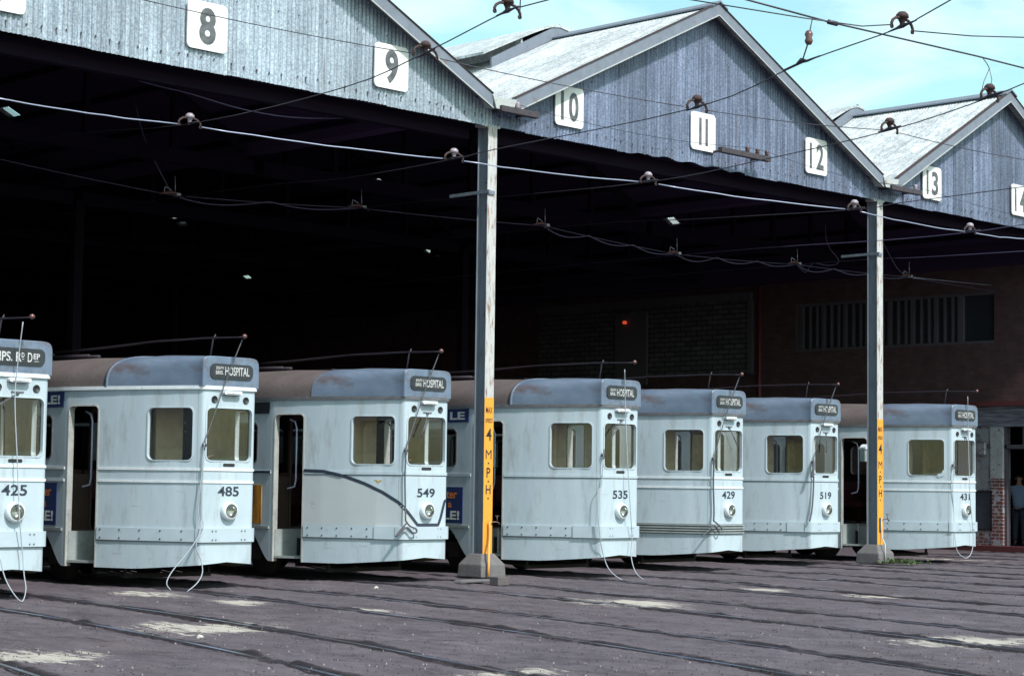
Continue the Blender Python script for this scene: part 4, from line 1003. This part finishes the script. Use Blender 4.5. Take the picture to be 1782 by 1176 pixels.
tram('535', 'H', .5 * S, -1.31, dict(label='tram numbered 535 behind the yellow hose post, long pale rope trailing on the ground', ad='blue', banner='LE', bw=.36, wiper=(-.75, .34),
     ropes=[([('p', 1087, 643, -.25), ('p', 1088, 700, -.1), ('p', 1092, 800, -.12), ('p', 1098, 900, -.14), ('p', 1100, 935, -.1), ('p', 1098, 965, -.12), ('p', 1106, 995, -.3), ('p', 1122, 1009, -.5)], .0075, 'rope'),
            ([(-.455, -.05, 1.98), (-.46, -.02, 1.5), ('p', 1040, 860, .0), ('p', 1044, 930, -.05), ('p', 1052, 972, -.05), ('p', 1064, 995, -.2), ('p', 1088, 1010, -.35), ('p', 1122, 1010, -.5)], .0075, 'rope')]))
tram('429', 'H', 1.5 * S, -.63, dict(label='tram numbered 429 with a ribbed guard rail round its front', ribs=1, wiper=(.55, .36),
     ropes=[(cord(), .009, 'ropedark'), ([(-.455, -.05, 2.0), (-.46, -.04, 1.5), (-.45, -.05, 1.1), (-.47, -.06, .88)], .016, 'ropedark'),
            ([(-.47, -.06, .88), (-.36, -.10, .80), (-.30, -.11, .74), (-.36, -.11, .69), (-.48, -.08, .80), (-.62, -.03, .68), (-.70, .0, .62)], .014, 'ropedark')]))
tram('519', 'H', 2.5 * S, -.10, dict(label='tram numbered 519, set furthest back, dark rope tied at its corner', wiper=(-.1, .28),
     ropes=[(cord(), .009, 'ropedark'), ([(-.455, -.05, 2.0), (-.44, -.05, 1.6), (-.47, -.04, 1.1), (-.53, -.02, .84)], .016, 'ropedark'), ([(-.46, -.06, 2.0), (-.50, -.09, 1.85), (-.54, -.08, 1.68)], .024, 'ropedark')]))
tram('431', 'H', 3.5 * S, -.91, dict(label='tram numbered 431 at the right end, with a torn lower window corner', broken=1, wiper=(.1, .05),
     ropes=[([('p', 1684, 690, -.25), ('p', 1685, 760, -.1), ('p', 1688, 860, -.12), ('p', 1693, 920, -.1), ('p', 1693, 950, -.1), ('p', 1688, 966, -.15), ('p', 1680, 971, -.2)], .0075, 'rope'),
            ([(-.455, -.05, 1.98), (-.46, -.02, 1.5), ('p', 1660, 900, -.0), ('p', 1663, 945, -.05), ('p', 1668, 962, -.1), ('p', 1680, 971, -.2)], .0075, 'rope')]))

# ------------------------------------------------------------------ overhead wires
def on_track(a, b, k):
    Y = -2.0
    for _ in range(60):
        v = atx(a, b, k * S + tshift(Y)); Y = Y * .5 + v.y * .5
    return atx(a, b, k * S + tshift(Y))
def hanger(p, lab, size=1.0, rot=0, pale=False, ed=(0, -1, .06)):
    t = thing('wire_hanger', lab, 'wire hanger', p, 'bell hangers on the overhead wires'); t.rotation_euler = (0, 0, rot)
    s = size; mb = MB()
    arc = [(-.20, 0, -.035), (-.205, 0, -.01), (-.18, 0, .03), (-.12, 0, .065), (-.05, 0, .075), (.05, 0, .075), (.12, 0, .065), (.18, 0, .03), (.205, 0, -.01), (.20, 0, -.035)]
    mb.tube([(x * s, y, z * s) for x, y, z in arc], .017 * s, 8)
    for sx in (-1, 1): mb.lathe([(.010 * s, -.008), (.026 * s, -.008), (.026 * s, .008), (.010 * s, .008)], (sx * .20 * s, 0, -.045 * s), '-y', 12)
    obj('arm', mb, 'rust', t)
    mb = MB(); mb.lathe([(0, .155 * s), (.04 * s, .145 * s), (.068 * s, .115 * s), (.075 * s, .08 * s), (.05 * s, .07 * s), (.03 * s, .03 * s), (.02 * s, -.03 * s)], (0, 0, 0), 'z', 16)
    obj('bell_cap', mb, 'porcelain' if pale else 'rust', t)
    ed = Vector(ed).normalized(); zz = Vector((0, 0, -.012 * s)); mb = MB(); mb.tube([ed * -.24 * s + zz, ed * -.1 * s + zz, zz * .6, ed * .1 * s + zz, ed * .24 * s + zz], .01, 6, rs=[.008, .014, .028 * s, .014, .008])
    obj('wire_ear', mb, 'wire', t)
    return t
def wire(name, pts, r, mt, lab, cat, group=None):
    mb = MB(); mb.tube(pts, r, 6); o = obj(name, mb, mt); return tag(o, lab, cat, group)
def smooth(P, n=4):
    Q = []
    for i in range(len(P) - 1):
        p0, p1, p2, p3 = P[max(i - 1, 0)], P[i], P[i + 1], P[min(i + 2, len(P) - 1)]
        for k in range(n):
            t = k / n; Q.append(.5 * ((2 * p1) + (p2 - p0) * t + (2 * p0 - 5 * p1 + 4 * p2 - p3) * t * t + (3 * p1 - p0 - 3 * p2 + p3) * t ** 3))
    return Q + [P[-1]]

tw = {-1.5: ([(0, 255), (330, 216)], [(600, 152), (740, 92), (883, 20), (955, 0)], 8), -.5: ([(345, 338), (600, 310), (790, 277)], [(862, 260), (1213, 187), (1395, 110), (1570, 47), (1655, 0)], 9),
      .5: ([(640, 361), (840, 345), (1128, 317)], [(1310, 282), (1548, 227), (1722, 170), (1800, 138)], 10), 1.5: ([(955, 397), (1200, 382), (1487, 365)], [(1560, 354), (1782, 325), (1830, 317)], 11),
      2.5: ([(1180, 444), (1540, 418), (1688, 404)], [(1800, 388)], 12), 3.5: ([(1390, 460), (1600, 448), (1800, 436)], [], 13)}
for k, (ins, outs, nn) in tw.items():
    P = [on_track(a, b, k) if k > -2 else 0 for a, b in ins + outs]
    if k == -1.5: P = [aty(*ins[0], 5.5), aty(330, 216, -.15)] + P[2:]
    d = (P[-1] - P[-2]).normalized(); P.append(P[-1] + d * 6); d = (P[0] - P[1]); d.z *= .1; P.insert(0, P[0] + d.normalized() * 16)
    wire('trolley_wire', smooth(P), .0075, 'wireblue' if k > 2 else 'wire', f'dark trolley wire running out of the shed above the track under sign {nn}', 'trolley wire', 'trolley wires over the tracks')
# outer span wire with bright hangers
H1 = [aty(330, 214, -.15), on_track(790, 274, -.5), on_track(1128, 314, .5), on_track(1487, 362, 1.5), on_track(1688, 401, 2.5)]
hl = ['above tram 485 against the dark shed', 'just left of the yellow hose post top', 'hanging above tram 535 in the dark opening under sign 10', 'beside the top of the conduit post', 'rightmost on the bright span wire, below sign 13']
ED = lambda a, b: on_track(*b[:2], b[2]) - on_track(*a[:2], a[2])
for i, p in enumerate(H1): hanger(p, 'pale capped wire hanger ' + hl[i], .92, pale=True, ed=(-.08, -1, .0))
ends = [aty(-20, 163, -.1)] + H1 + [aty(1800, 412, -3.4)]
ends[0] = ends[0]
mb = MB()
for i in range(len(ends) - 1):
    a, b = ends[i].copy(), ends[i + 1].copy(); d = (b - a).normalized()
    if i > 0: a += d * .18
    if i < len(ends) - 2: b -= d * .18
    a.z -= .04; b.z -= .04
    mb.tube(wobble(a, b, .03, 10, .006, i), .0095, 6)
tag(obj('span_wire', mb, 'wirebright'), 'bright pale span wire strung across the shed openings, linking the pale capped hangers', 'span wire')
# second span
H2 = [on_track(740, 92, -1.5), on_track(1213, 185, -.5), on_track(1548, 223, .5)]
l2 = ['rusty wire hanger in front of the barge board beside sign 9', 'rusty wire hanger above sign 11 on the middle gable', 'rusty wire hanger against the pale roof left of sign 13']
for i, p in enumerate(H2): hanger(p, l2[i], .95, ed=[ED((600, 152, -1.5), (883, 20, -1.5)), ED((1100, 210, -.5), (1395, 110, -.5)), ED((1310, 282, .5), (1722, 170, .5))][i])
dirv = (H2[1] - H2[0]).normalized()
ends = [aty(240, -8, H2[0].y + .8)] + H2 + [aty(1800, 276, H2[2].y - .6)]
mb = MB()
for i in range(len(ends) - 1):
    a, b = ends[i].copy(), ends[i + 1].copy(); d = (b - a).normalized()
    if i > 0: a += d * .19
    if i < len(ends) - 2: b -= d * .19
    a.z -= .04; b.z -= .04; mb.tube(wobble(a, b, .03, 8), .006, 5)
tag(obj('span_wire', mb, 'wire'), 'thin span wire crossing in front of signs 8, 9 and 12', 'span wire')
# third row
H3 = [on_track(883, 18, -1.5), on_track(1570, 44, -.5), on_track(1722, 166, .5)]
l3 = ['dark wire hanger against the sky at the top centre', 'dark wire hanger against the sky at the upper right', 'rusty wire hanger by the peak of the right gable']
for i, p in enumerate(H3): hanger(p, l3[i], 1.0, ed=[ED((740, 92, -1.5), (955, 0, -1.5)), ED((1395, 110, -.5), (1655, 0, -.5)), ED((1548, 227, .5), (1800, 138, .5))][i])
yb = H3[1].y
ends = [aty(1165, -6, yb + 1.5), aty(1400, 32, yb + .5), aty(1500, 46, yb + .1), H3[1] + Vector((-.2, 0, -.03))]
mb = MB(); mb.tube(ends, .007, 6); mb.tube([H3[1] + Vector((.2, 0, -.03)), aty(1690, 63, yb - .6), aty(1800, 66, yb - 1)], .007, 6)
tag(obj('span_wire', mb, 'wire'), 'thin span wire across the sky through the upper right hanger', 'span wire')
yh = H3[2].y
hp = [aty(1270, -8, yh), aty(1440, 38, yh), aty(1700, 98, yh), aty(1810, 126, yh)]
mb = MB(); mb.tube(hp, .011, 6); mb.tube([aty(1442, 38.5, yh), aty(1456, 42, yh)], .03, 8)
tag(obj('feeder_cable', mb, 'wire'), 'thick dark cable sloping down to the right across the sky', 'cable')
# insulator link and drop wires
q0 = aty(1414, 32, yh); q1 = on_track(1395, 110, -.5)
t = thing('strain_insulator', 'hanging link with a shiny brown insulator against the sky', 'insulator', q0)
mb = MB(); loc = lambda p: p - q0; m1 = loc(aty(1409, 56, yh)); m2 = loc(aty(1406, 76, yh)); e = loc(q1)
mb.tube([(0, 0, 0), m1], .007); mb.tube([m2, e], .009); obj('link_wire', mb, 'wire', t)
mb = MB(); c = (m1 + m2) / 2; mb.lathe([(0, .085), (.03, .08), (.05, .04), (.035, .0), (.05, -.04), (.03, -.08), (0, -.085)], c, 'z', 14); obj('insulator_body', mb, 'knob', t)
mb = MB(); dT = (on_track(1570, 47, -.5) - on_track(1213, 187, -.5)).normalized(); mb.tube([e - dT * .35, e - dT * .1 + Vector((0, 0, .005)), e + Vector((0, 0, .03)), e + dT * .1, e + dT * .35], .01, 6, rs=[.008, .015, .035, .015, .008]); obj('wire_ear', mb, 'wire', t)
for (tx, ty, hh, lab) in ((1710, 101, H3[2], 'twisted drop wire holding the hanger by the right gable peak'),):
    a = aty(tx, ty, yh); f = hh + Vector((0, 0, .35)); mb = MB(); mb.tube([a, (a + f) / 2 + Vector((.02, 0, 0)), f], .006); mb.tube([f, f + Vector((-.14, 0, -.2)), hh + Vector((-.2, 0, 0))], .005); mb.tube([f, f + Vector((.06, 0, -.14)), hh + Vector((.02, 0, .12))], .005)
    tag(obj('drop_wire', mb, 'wire'), lab, 'wire')
a = H3[0] + Vector((.2, 0, 0)); mb = MB(); mb.tube([a, a + Vector((.01, 0, .25)), a + Vector((.03, 0, 1.2))], .007)
tag(obj('drop_wire', mb, 'wire'), 'straight drop wire rising out of the top of the picture from the top centre hanger', 'wire')
# inner span with clamps and looped cable
CL = [(300, 340, -.5, 9), (625, 362, .5, 10), (945, 393, 1.5, 11), (1175, 442, 2.5, 12), (1385, 460, 3.5, 13), (1580, 482, 4.5, 14)]
cp = [atx(a, b, k * S) for a, b, k, _ in CL]
for (a, b, k, nn), p in zip(CL, cp):
    t = thing('wire_clamp', f'small tangled wire clamp inside the dark shed over the track under sign {nn}', 'clamp', p, 'wire clamps inside the shed')
    mb = MB(); g = random.Random(nn)
    mb.tube([(-.26, .02, .0), (-.12, 0, .04), (0, 0, .05), (.12, 0, .03), (.26, 0, -.03)], .03, 8, rs=[.012, .028, .034, .028, .012]); obj('clamp_body', mb, 'knob', t)
    mb = MB(); mb.tube([(-.18, 0, .03), (-.16, 0, .14), (-.05, 0, .10), (.02, 0, .05)], .009); mb.tube([(.06, 0, .05), (.05, 0, .35)], .008); mb.box(.08, .16, -.03, .03, .0, .05); obj('clamp_tail', mb, 'wirebright', t)
ends = [aty(-40, 268, cp[0].y + .6)] + cp + [aty(1820, 520, cp[-1].y)]
mb = MB()
for i in range(len(ends) - 1): mb.tube(wobble(ends[i], ends[i + 1], .02, 6), .009, 5)
tag(obj('span_wire', mb, 'wireblue'), 'dim inner span wire deep in the shed linking the small clamps', 'span wire')
for i in (0, 2, 3, 4):
    a, b = cp[i], cp[i + 1]; P = []
    n = 24
    for k in range(n + 1):
        t = k / n; p = a.lerp(b, t); s_ = abs(math.sin(t * math.pi * (2 if i < 2 else 3))); p.z -= .13 * s_ * (1 - .5 * t); p.y += .03 * math.sin(t * 9); P.append(p)
    wire('looped_cable', P, .013, 'wireblue', f'drooping looped cable between the clamps under signs {CL[i][3]} and {CL[i+1][3]}', 'cable', 'looped cables inside the shed')
p = aty(1478, 452, 2.5)
for (P_, lab) in (([aty(235, 180, cp[0].y), aty(255, 250, cp[0].y), cp[0]], 'slanting support wire dropping to the leftmost clamp'),
                  ([aty(1436, 388, 3.4), aty(1440, 425, 3.4), aty(1460, 455, 3.4), aty(1440, 462, 3.4), aty(1415, 458, 3.4), aty(1402, 474, 3.4), aty(1388, 462, 3.4)], 'curling loose wire left of the conduit post top'),
                  ([aty(1790, 440, 3), aty(1775, 480, 3), aty(1765, 492, 3), aty(1748, 498, 3), cp[5]], 'curved pale wire hanging at the right edge under sign 14'),
                  ([aty(20, 66, .6), aty(120, 96, .6), aty(240, 140, .6), aty(330, 163, .6), aty(430, 192, .6), aty(540, 206, .6), aty(720, 200, .6), aty(860, 186, -.2)], 'loose sagging wire under the gable with sign 8'),
                  ([aty(1536, 420, 2.8), aty(1560, 465, 2.8), cp[5]], 'short loose wire right of the conduit post top')):
    wire('loose_wire', smooth(P_), .010, 'wireblue' if 'pale' not in lab else 'wirebright', lab, 'wire')
# crossarms on the gables
for (x0, x1, z, ins, lab) in ((-.12, .75, 7.50, (.28,), 'short dark crossarm with one insulator below the valley beside sign 10'), (5.5, 6.95, 7.56, (6.3, 6.6, 6.88), 'long crossarm with three insulators below the board numbered 11'),
                              (B - .05, B + 1.02, 7.50, (B + .85,), 'short dark crossarm with one insulator left of sign 13'), (-B + .1, -B + .9, 7.50, (-B + .7,), 'short crossarm outside the left edge of the picture')):
    t = thing('crossarm', lab, 'crossarm', ((x0 + x1) / 2, -.4, z), 'timber crossarms on the gables'); hx = (x1 - x0) / 2
    mb = MB(); mb.box(-hx, hx, -.05, .05, -.05, .05)
    for q in (-hx + .1, hx - .2): mb.box(q, q + .05, .05, .30, -.02, .02)
    obj('arm', mb, 'crossarm', t, bevel=.008)
    for ix in ins:
        mb = MB(); mb.lathe([(.02, .0), (.045, .03), (.03, .05), (.045, .07), (.035, .10), (0, .11)], (ix - (x0 + x1) / 2, 0, .05), 'z', 12); obj('insulator', mb, 'porcelain' if len(ins) == 1 else 'insul', t)
mb = MB(); P = [Vector((.28, -.4, 7.62)), Vector((6.3, -.4, 7.70)), Vector((6.88, -.4, 7.70)), Vector((B + .85, -.4, 7.62)), Vector((20, -.4, 7.5))]
for i in range(4): mb.tube(wobble(P[i], P[i + 1], .12 if i != 1 else 0, 10), .005, 5)
tag(obj('feeder_wire', mb, 'wire'), 'thin feeder wire tied from crossarm to crossarm along the gables', 'wire')

# ------------------------------------------------------------------ brick building on the right
XW = XR + .12
wx = lambda a, b: atx(a, b, XW)
yd1 = wx(1747, 850).y; yp = wx(1726, 850).y; yr = wx(1688, 850).y; yd0 = yd1 - 1.5
zl0 = wx(1760, 742).z; zl1 = wx(1760, 706).z; ztr = wx(1760, 777).z
br = thing('brick_building', 'dark red brick building with long barred window and whitewashed doorway, right of the trams', 'building', (XW, 0, 0))
WY = [wx(1385, 560).y - 0, wx(1730, 560).y]; wz0, wz1 = wx(1600, 602).z, wx(1600, 516).z
mb = MB()
def wbox(y0, y1, z0, z1, x0=0, x1=.3, mi=0, m_=None): (m_ or mb).box(x0, x1, min(y0, y1), max(y0, y1), z0, z1, mi)
wbox(WY[0], 60, .1, 6.95); wbox(yr, WY[0], .1, wz0); wbox(WY[1], WY[0], wz1, 6.95); wbox(yd0, WY[1], zl1, 6.95); wbox(WY[1], yr, zl1, wz0)
wbox(-3.5, yd0, .1, 6.95); 
obj('brick_wall', mb, 'brick', br)
mb = MB(); wbox(yp, yr, 1.55 * 0 + wx(1700, 925).z, zl0, -.02, .3); obj('rendered_pier', mb, 'render', br)
mb = MB(); wbox(yp, yr, .1, wx(1700, 925).z, -.02, .3); obj('pier_foot', mb, 'brickspeck', br)
zq = wx(1735, 832).z
mb = MB(); wbox(yd1, yp, .1, zq, -.06, .3); obj('brick_jamb', mb, 'brickwhite', br)
mb = MB(); wbox(yd1, yp, zq, zl0, -.06, .3); obj('whitewashed_jamb', mb, 'whitewash', br)
mb = MB(); wbox(yd0 - .5, yr + .5, zl0, zl1, -.08, .3); obj('lintel', mb, 'lintel', br)
mb = MB(); wbox(yd0 - .3, 12, zl1, zl1 + .1, -.22, -.0); obj('string_course', mb, 'redkerb', br)
mb = MB(); wbox(yd1 - .07, yd1, .1, zl0, .02, .16); wbox(yd0, yd0 + .07, .1, zl0, .02, .16); wbox(yd0, yd1, ztr - .05, ztr + .05, .02, .16)
for q in (.33, .66): wbox(yd0 + (yd1 - yd0) * q - .02, yd0 + (yd1 - yd0) * q + .02, ztr, zl0, .05, .12)
obj('door_frame', mb, 'winframe', br)
mb = MB(); mb.box(.3, 6, yd0 - 2, yd1 + 2.5, .1, .12); mb.box(5.9, 6, yd0 - 2, yd1 + 2.5, .12, 3.4); mb.box(.3, 6, yd0 - 2.1, yd0 - 2, .12, 3.4); mb.box(.3, 6, yd1 + 2.5, yd1 + 2.6, .12, 3.4); mb.box(.3, 6, yd0 - 2.1, yd1 + 2.6, 3.4, 3.5)
obj('room', mb, 'interior', br)
# long window
wn = MB(); nW = 14
wbox(WY[0], WY[0] - .08, wz0, wz1, .04, .16, m_=wn); wbox(WY[1] + .9, WY[1] + .98, wz0, wz1, .04, .16, m_=wn); wbox(WY[1], WY[0], wz0, wz0 + .06, .0, .2, m_=wn); wbox(WY[1], WY[0], wz1 - .06, wz1, .02, .16, m_=wn)
y = WY[1] + .95; k = 0
while y < WY[0] - .1:
    wd = .05 if k % 3 else .10; wbox(y, y + wd, wz0, wz1, .03, .12, m_=wn); y += .23; k += 1
wfo = obj('window_frame', wn, 'winframe', br)
mb = MB(); wbox(WY[1], WY[0], wz0, wz1, .13, .14); obj('window_pane', mb, 'blind', wfo)
# breeze block screen and its white surround, drainpipe
by0, by1 = wx(1305, 580).y, wx(940, 600).y; bz0, bz1 = wx(1200, 655).z, wx(1200, 528).z
mb = MB(); wbox(by0, by1, bz0, bz1, -.06, -.0); obj('breeze_block_screen', mb, 'breeze', br)
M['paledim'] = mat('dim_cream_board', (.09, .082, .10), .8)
mb = MB(); wbox(by0 - .1, by1 + .1, bz1, bz1 + .2, -.1, 0); wbox(by0 - .15, by0, bz0, bz1, -.1, 0); wbox(wx(1075, 600).y, wx(1075, 600).y - 1.2, bz0 - .2, bz1 - .2, -.12, -.06); obj('screen_surround', mb, 'paledim', br)
mb = MB(); yq = wx(1325, 600).y; mb.tube([(-.08, yq, .2), (-.08, yq, 6.9)], .05, 8); obj('drainpipe', mb, 'redpipe', br)
mb = MB(); wbox(yd0 - 2, 12, 0, .13, -.42, -.09); obj('kerb', mb, 'redkerb', br)
# notice board
b0, b1 = wx(1721, 880).y, wx(1698, 880).y; z0, z1 = wx(1700, 922).z, wx(1700, 853).z
t = thing('notice_board', 'dark framed blackboard on the rendered pier right of tram 431', 'notice board', (XW - .03, (b0 + b1) / 2, (z0 + z1) / 2))
mb = MB(); h = (b1 - b0) / 2 + .12; v = (z1 - z0) / 2
for a in ((-h, h, -v, -v + .05), (-h, h, v - .05, v), (-h, -h + .05, -v, v), (h - .05, h, -v, v)): mb.box(-.03, .0, a[0], a[1], a[2], a[3])
obj('frame', mb, 'boardframe', t)
mb = MB(); mb.box(-.012, .0, -h + .04, h - .04, -v + .04, v - .04); obj('board', mb, 'board', t)
# meter boxes on the pier
yq = wx(1708, 760).y
t = thing('switch_box', 'small grey switch box on the pier above the blackboard', 'switch box', (XW - .05, yq, wx(1708, 780).z))
mb = MB(); mb.box(-.08, .03, -.16, .16, -.15, .15); obj('casing', mb, 'render', t, bevel=.01); mb = MB(); mb.box(-.10, -.08, -.17, .17, .13, .17); mb.box(-.10, -.08, -.17, .17, -.18, -.14); obj('cover_strip', mb, 'darktrim', t)
p = wx(1095, 562); mb = MB(); mb.lathe([(0, .05), (.05, .04), (.07, 0), (.05, -.04), (0, -.05)], (p.x - .2, p.y, p.z), 'z', 12)
t = thing('warning_lamp', 'tiny glowing red lamp high on the back wall above tram 535', 'lamp', (0, 0, 0)); obj('bulb', mb, 'redlamp', t); mb = MB(); mb.box(p.x - .2, p.x - .02, p.y - .02, p.y + .02, p.z + .04, p.z + .07); obj('bracket', mb, 'pole', t)
# fire hose reel / box hanging by the post between 519 and 431
p = aty(1506, 790, .4); t = thing('letter_box', 'small pale box with a sloping lid on the shed side of the conduit post', 'box', p)
mb = MB(); mb.box(-.12, .12, -.06, .06, -.15, .13); obj('box_body', mb, 'step', t, bevel=.01); mb = MB(); mb.prism([(-.15, .10), (.15, .10), (0, .2)], 1, -.08, .08); obj('lid', mb, 'trim', t)

# ------------------------------------------------------------------ person in the doorway
def person(loc, rz):
    t = thing('person', 'person in pale blue shirt and dark trousers standing in the doorway', 'person', loc); t.rotation_euler = (0, 0, rz)
    def skin(name, pts, edges, radii, mt, rootv=0, parent=None):
        me = bpy.data.meshes.new(name); me.from_pydata(pts, edges, []); o = bpy.data.objects.new(name, me); C.objects.link(o); o.parent = parent or t
        md = o.modifiers.new('s', 'SKIN'); md.use_smooth_shade = True
        for i, r in enumerate(radii): me.skin_vertices[0].data[i].radius = r if isinstance(r, tuple) else (r, r)
        me.skin_vertices[0].data[rootv].use_root = True
        ss = o.modifiers.new('u', 'SUBSURF'); ss.levels = 2; ss.render_levels = 2; me.materials.append(M[mt]); return o
    # x = to the person's right, y = forward
    P = [(0, 0, .98), (0, .01, 1.15), (0, .0, 1.38), (0, .0, 1.48), (0, .02, 1.56), (0, .03, 1.64), (0, .03, 1.70)]
    Rr = [(.12, .08), (.12, .08), (.13, .08), (.07, .06), (.05, .055), (.078, .095), (.06, .08)]
    E_ = [(i, i + 1) for i in range(6)]
    def add(p, r, frm): P.append(p); Rr.append(r); E_.append((frm, len(P) - 1)); return len(P) - 1
    for s in (-1, 1):
        a = add((s * .19, 0, 1.42), .058, 2); b = add((s * .25, -.03, 1.14), .042, a); c = add((s * .25, .08, .92), .032, b); h_ = add((s * .24, .11, .84), (.018, .035), c)
        for q in range(4): f1 = add((s * (.235 + .004 * q), .085 + .022 * q, .79), .010, h_); add((s * .228, .09 + .022 * q, .75 + .006 * abs(q - 1)), .008, f1)
        f1 = add((s * .225, .15, .83), .011, h_); add((s * .215, .165, .80), .009, f1)
        a = add((s * .09, 0, .88), .09, 0); b = add((s * .10, .02, .50), .06, a); c = add((s * .10, -.02, .10), .042, b); add((s * .11, .12, .04), (.045, .03), c)
    skin('body', P, E_, Rr, 'skin')
    skin('shirt', [(0, 0, .86), (0, .01, 1.15), (0, .0, 1.36), (0, .0, 1.47)] + [(s * .20, 0, 1.42) for s in (-1, 1)] + [(s * .24, -.02, 1.2) for s in (-1, 1)], [(0, 1), (1, 2), (2, 3), (2, 4), (2, 5), (4, 6), (5, 7)], [(.20, .16), (.175, .135), (.18, .125), (.08, .075), .072, .072, .062, .062], 'shirt')
    skin('trousers', [(0, 0, 1.05), (-.09, 0, .86), (.09, 0, .86), (-.10, .02, .5), (.10, .02, .5), (-.10, -.02, .09), (.10, -.02, .09)], [(0, 1), (0, 2), (1, 3), (2, 4), (3, 5), (4, 6)], [(.185, .15), .12, .12, .085, .08, .07, .07], 'trousers')
    skin('hair', [(0, -.02, 1.66), (0, .0, 1.72)], [(0, 1)], [(.082, .09), (.075, .09)], 'hair')
    mb = MB(); mb.lathe([(0, .03), (.014, .015), (.018, 0)], (0, .125, 1.63), 'z', 8)
    for s in (-1, 1): mb.lathe([(0, .012), (.02, .008), (.025, -.01)], (s * .082, .02, 1.64), 'x', 8)
    obj('nose_and_ear', mb, 'skin', t)
    mb = MB()
    for s in (-1, 1): mb.box(s * .11 - .045, s * .11 + .045, -.09, .19, 0, .07)
    obj('shoe_pair', mb, 'black', t, bevel=.02)
pp = atx(1774, 949, XW + 1.1); person((pp.x, pp.y, .12), R(-70))

# ------------------------------------------------------------------ light
SV = Vector((-.06, -.66, .75)).normalized()
el = math.asin(SV.z); az = math.atan2(SV.x, SV.y)
sl_ = bpy.data.lights.new('sun', 'SUN'); so = bpy.data.objects.new('sun', sl_); C.objects.link(so)
so.rotation_euler = SV.to_track_quat('Z', 'Y').to_euler(); sl_.energy = 4.6; sl_.angle = R(4); sl_.color = (1, .965, .95)
W = bpy.data.worlds.new('World'); sc.world = W; W.use_nodes = True; nt = W.node_tree; L = nt.links
bg = nt.nodes['Background']; sky = _n(nt, 'ShaderNodeTexSky', sky_type='NISHITA'); sky.sun_disc = False; sky.sun_elevation = el; sky.sun_rotation = az
sky.air_density = 1.0; sky.dust_density = 1.2; sky.ozone_density = 1.0
tn = _n(nt, 'ShaderNodeMix', data_type='RGBA', blend_type='MULTIPLY'); tn.inputs[0].default_value = 1; tn.inputs[7].default_value = (2.3, 2.8, 2.15, 1); L.new(sky.outputs[0], tn.inputs[6])
tc = _n(nt, 'ShaderNodeTexCoord'); mp = _n(nt, 'ShaderNodeMapping'); mp.inputs['Scale'].default_value = (1, 1, 2.6); mp.inputs['Location'].default_value = (.35, .1, .2); L.new(tc.outputs['Generated'], mp.inputs[0])
no = _n(nt, 'ShaderNodeTexNoise'); no.inputs['Scale'].default_value = 5.5; no.inputs['Detail'].default_value = 9; no.inputs['Roughness'].default_value = .58; no.inputs['Distortion'].default_value = .4; L.new(mp.outputs[0], no.inputs['Vector'])
cr = _n(nt, 'ShaderNodeValToRGB'); cr.color_ramp.elements[0].position = .43; cr.color_ramp.elements[1].position = .74; L.new(no.outputs['Fac'], cr.inputs[0])
mx = _n(nt, 'ShaderNodeMix', data_type='RGBA'); L.new(cr.outputs[0], mx.inputs[0]); L.new(tn.outputs[2], mx.inputs[6]); mx.inputs[7].default_value = (13.5, 15, 15.5, 1)
L.new(mx.outputs[2], bg.inputs[0]); bg.inputs[1].default_value = .09
sc.view_settings.view_transform = 'Standard'; sc.view_settings.look = 'None'; sc.view_settings.exposure = 0.12; sc.view_settings.gamma = 1
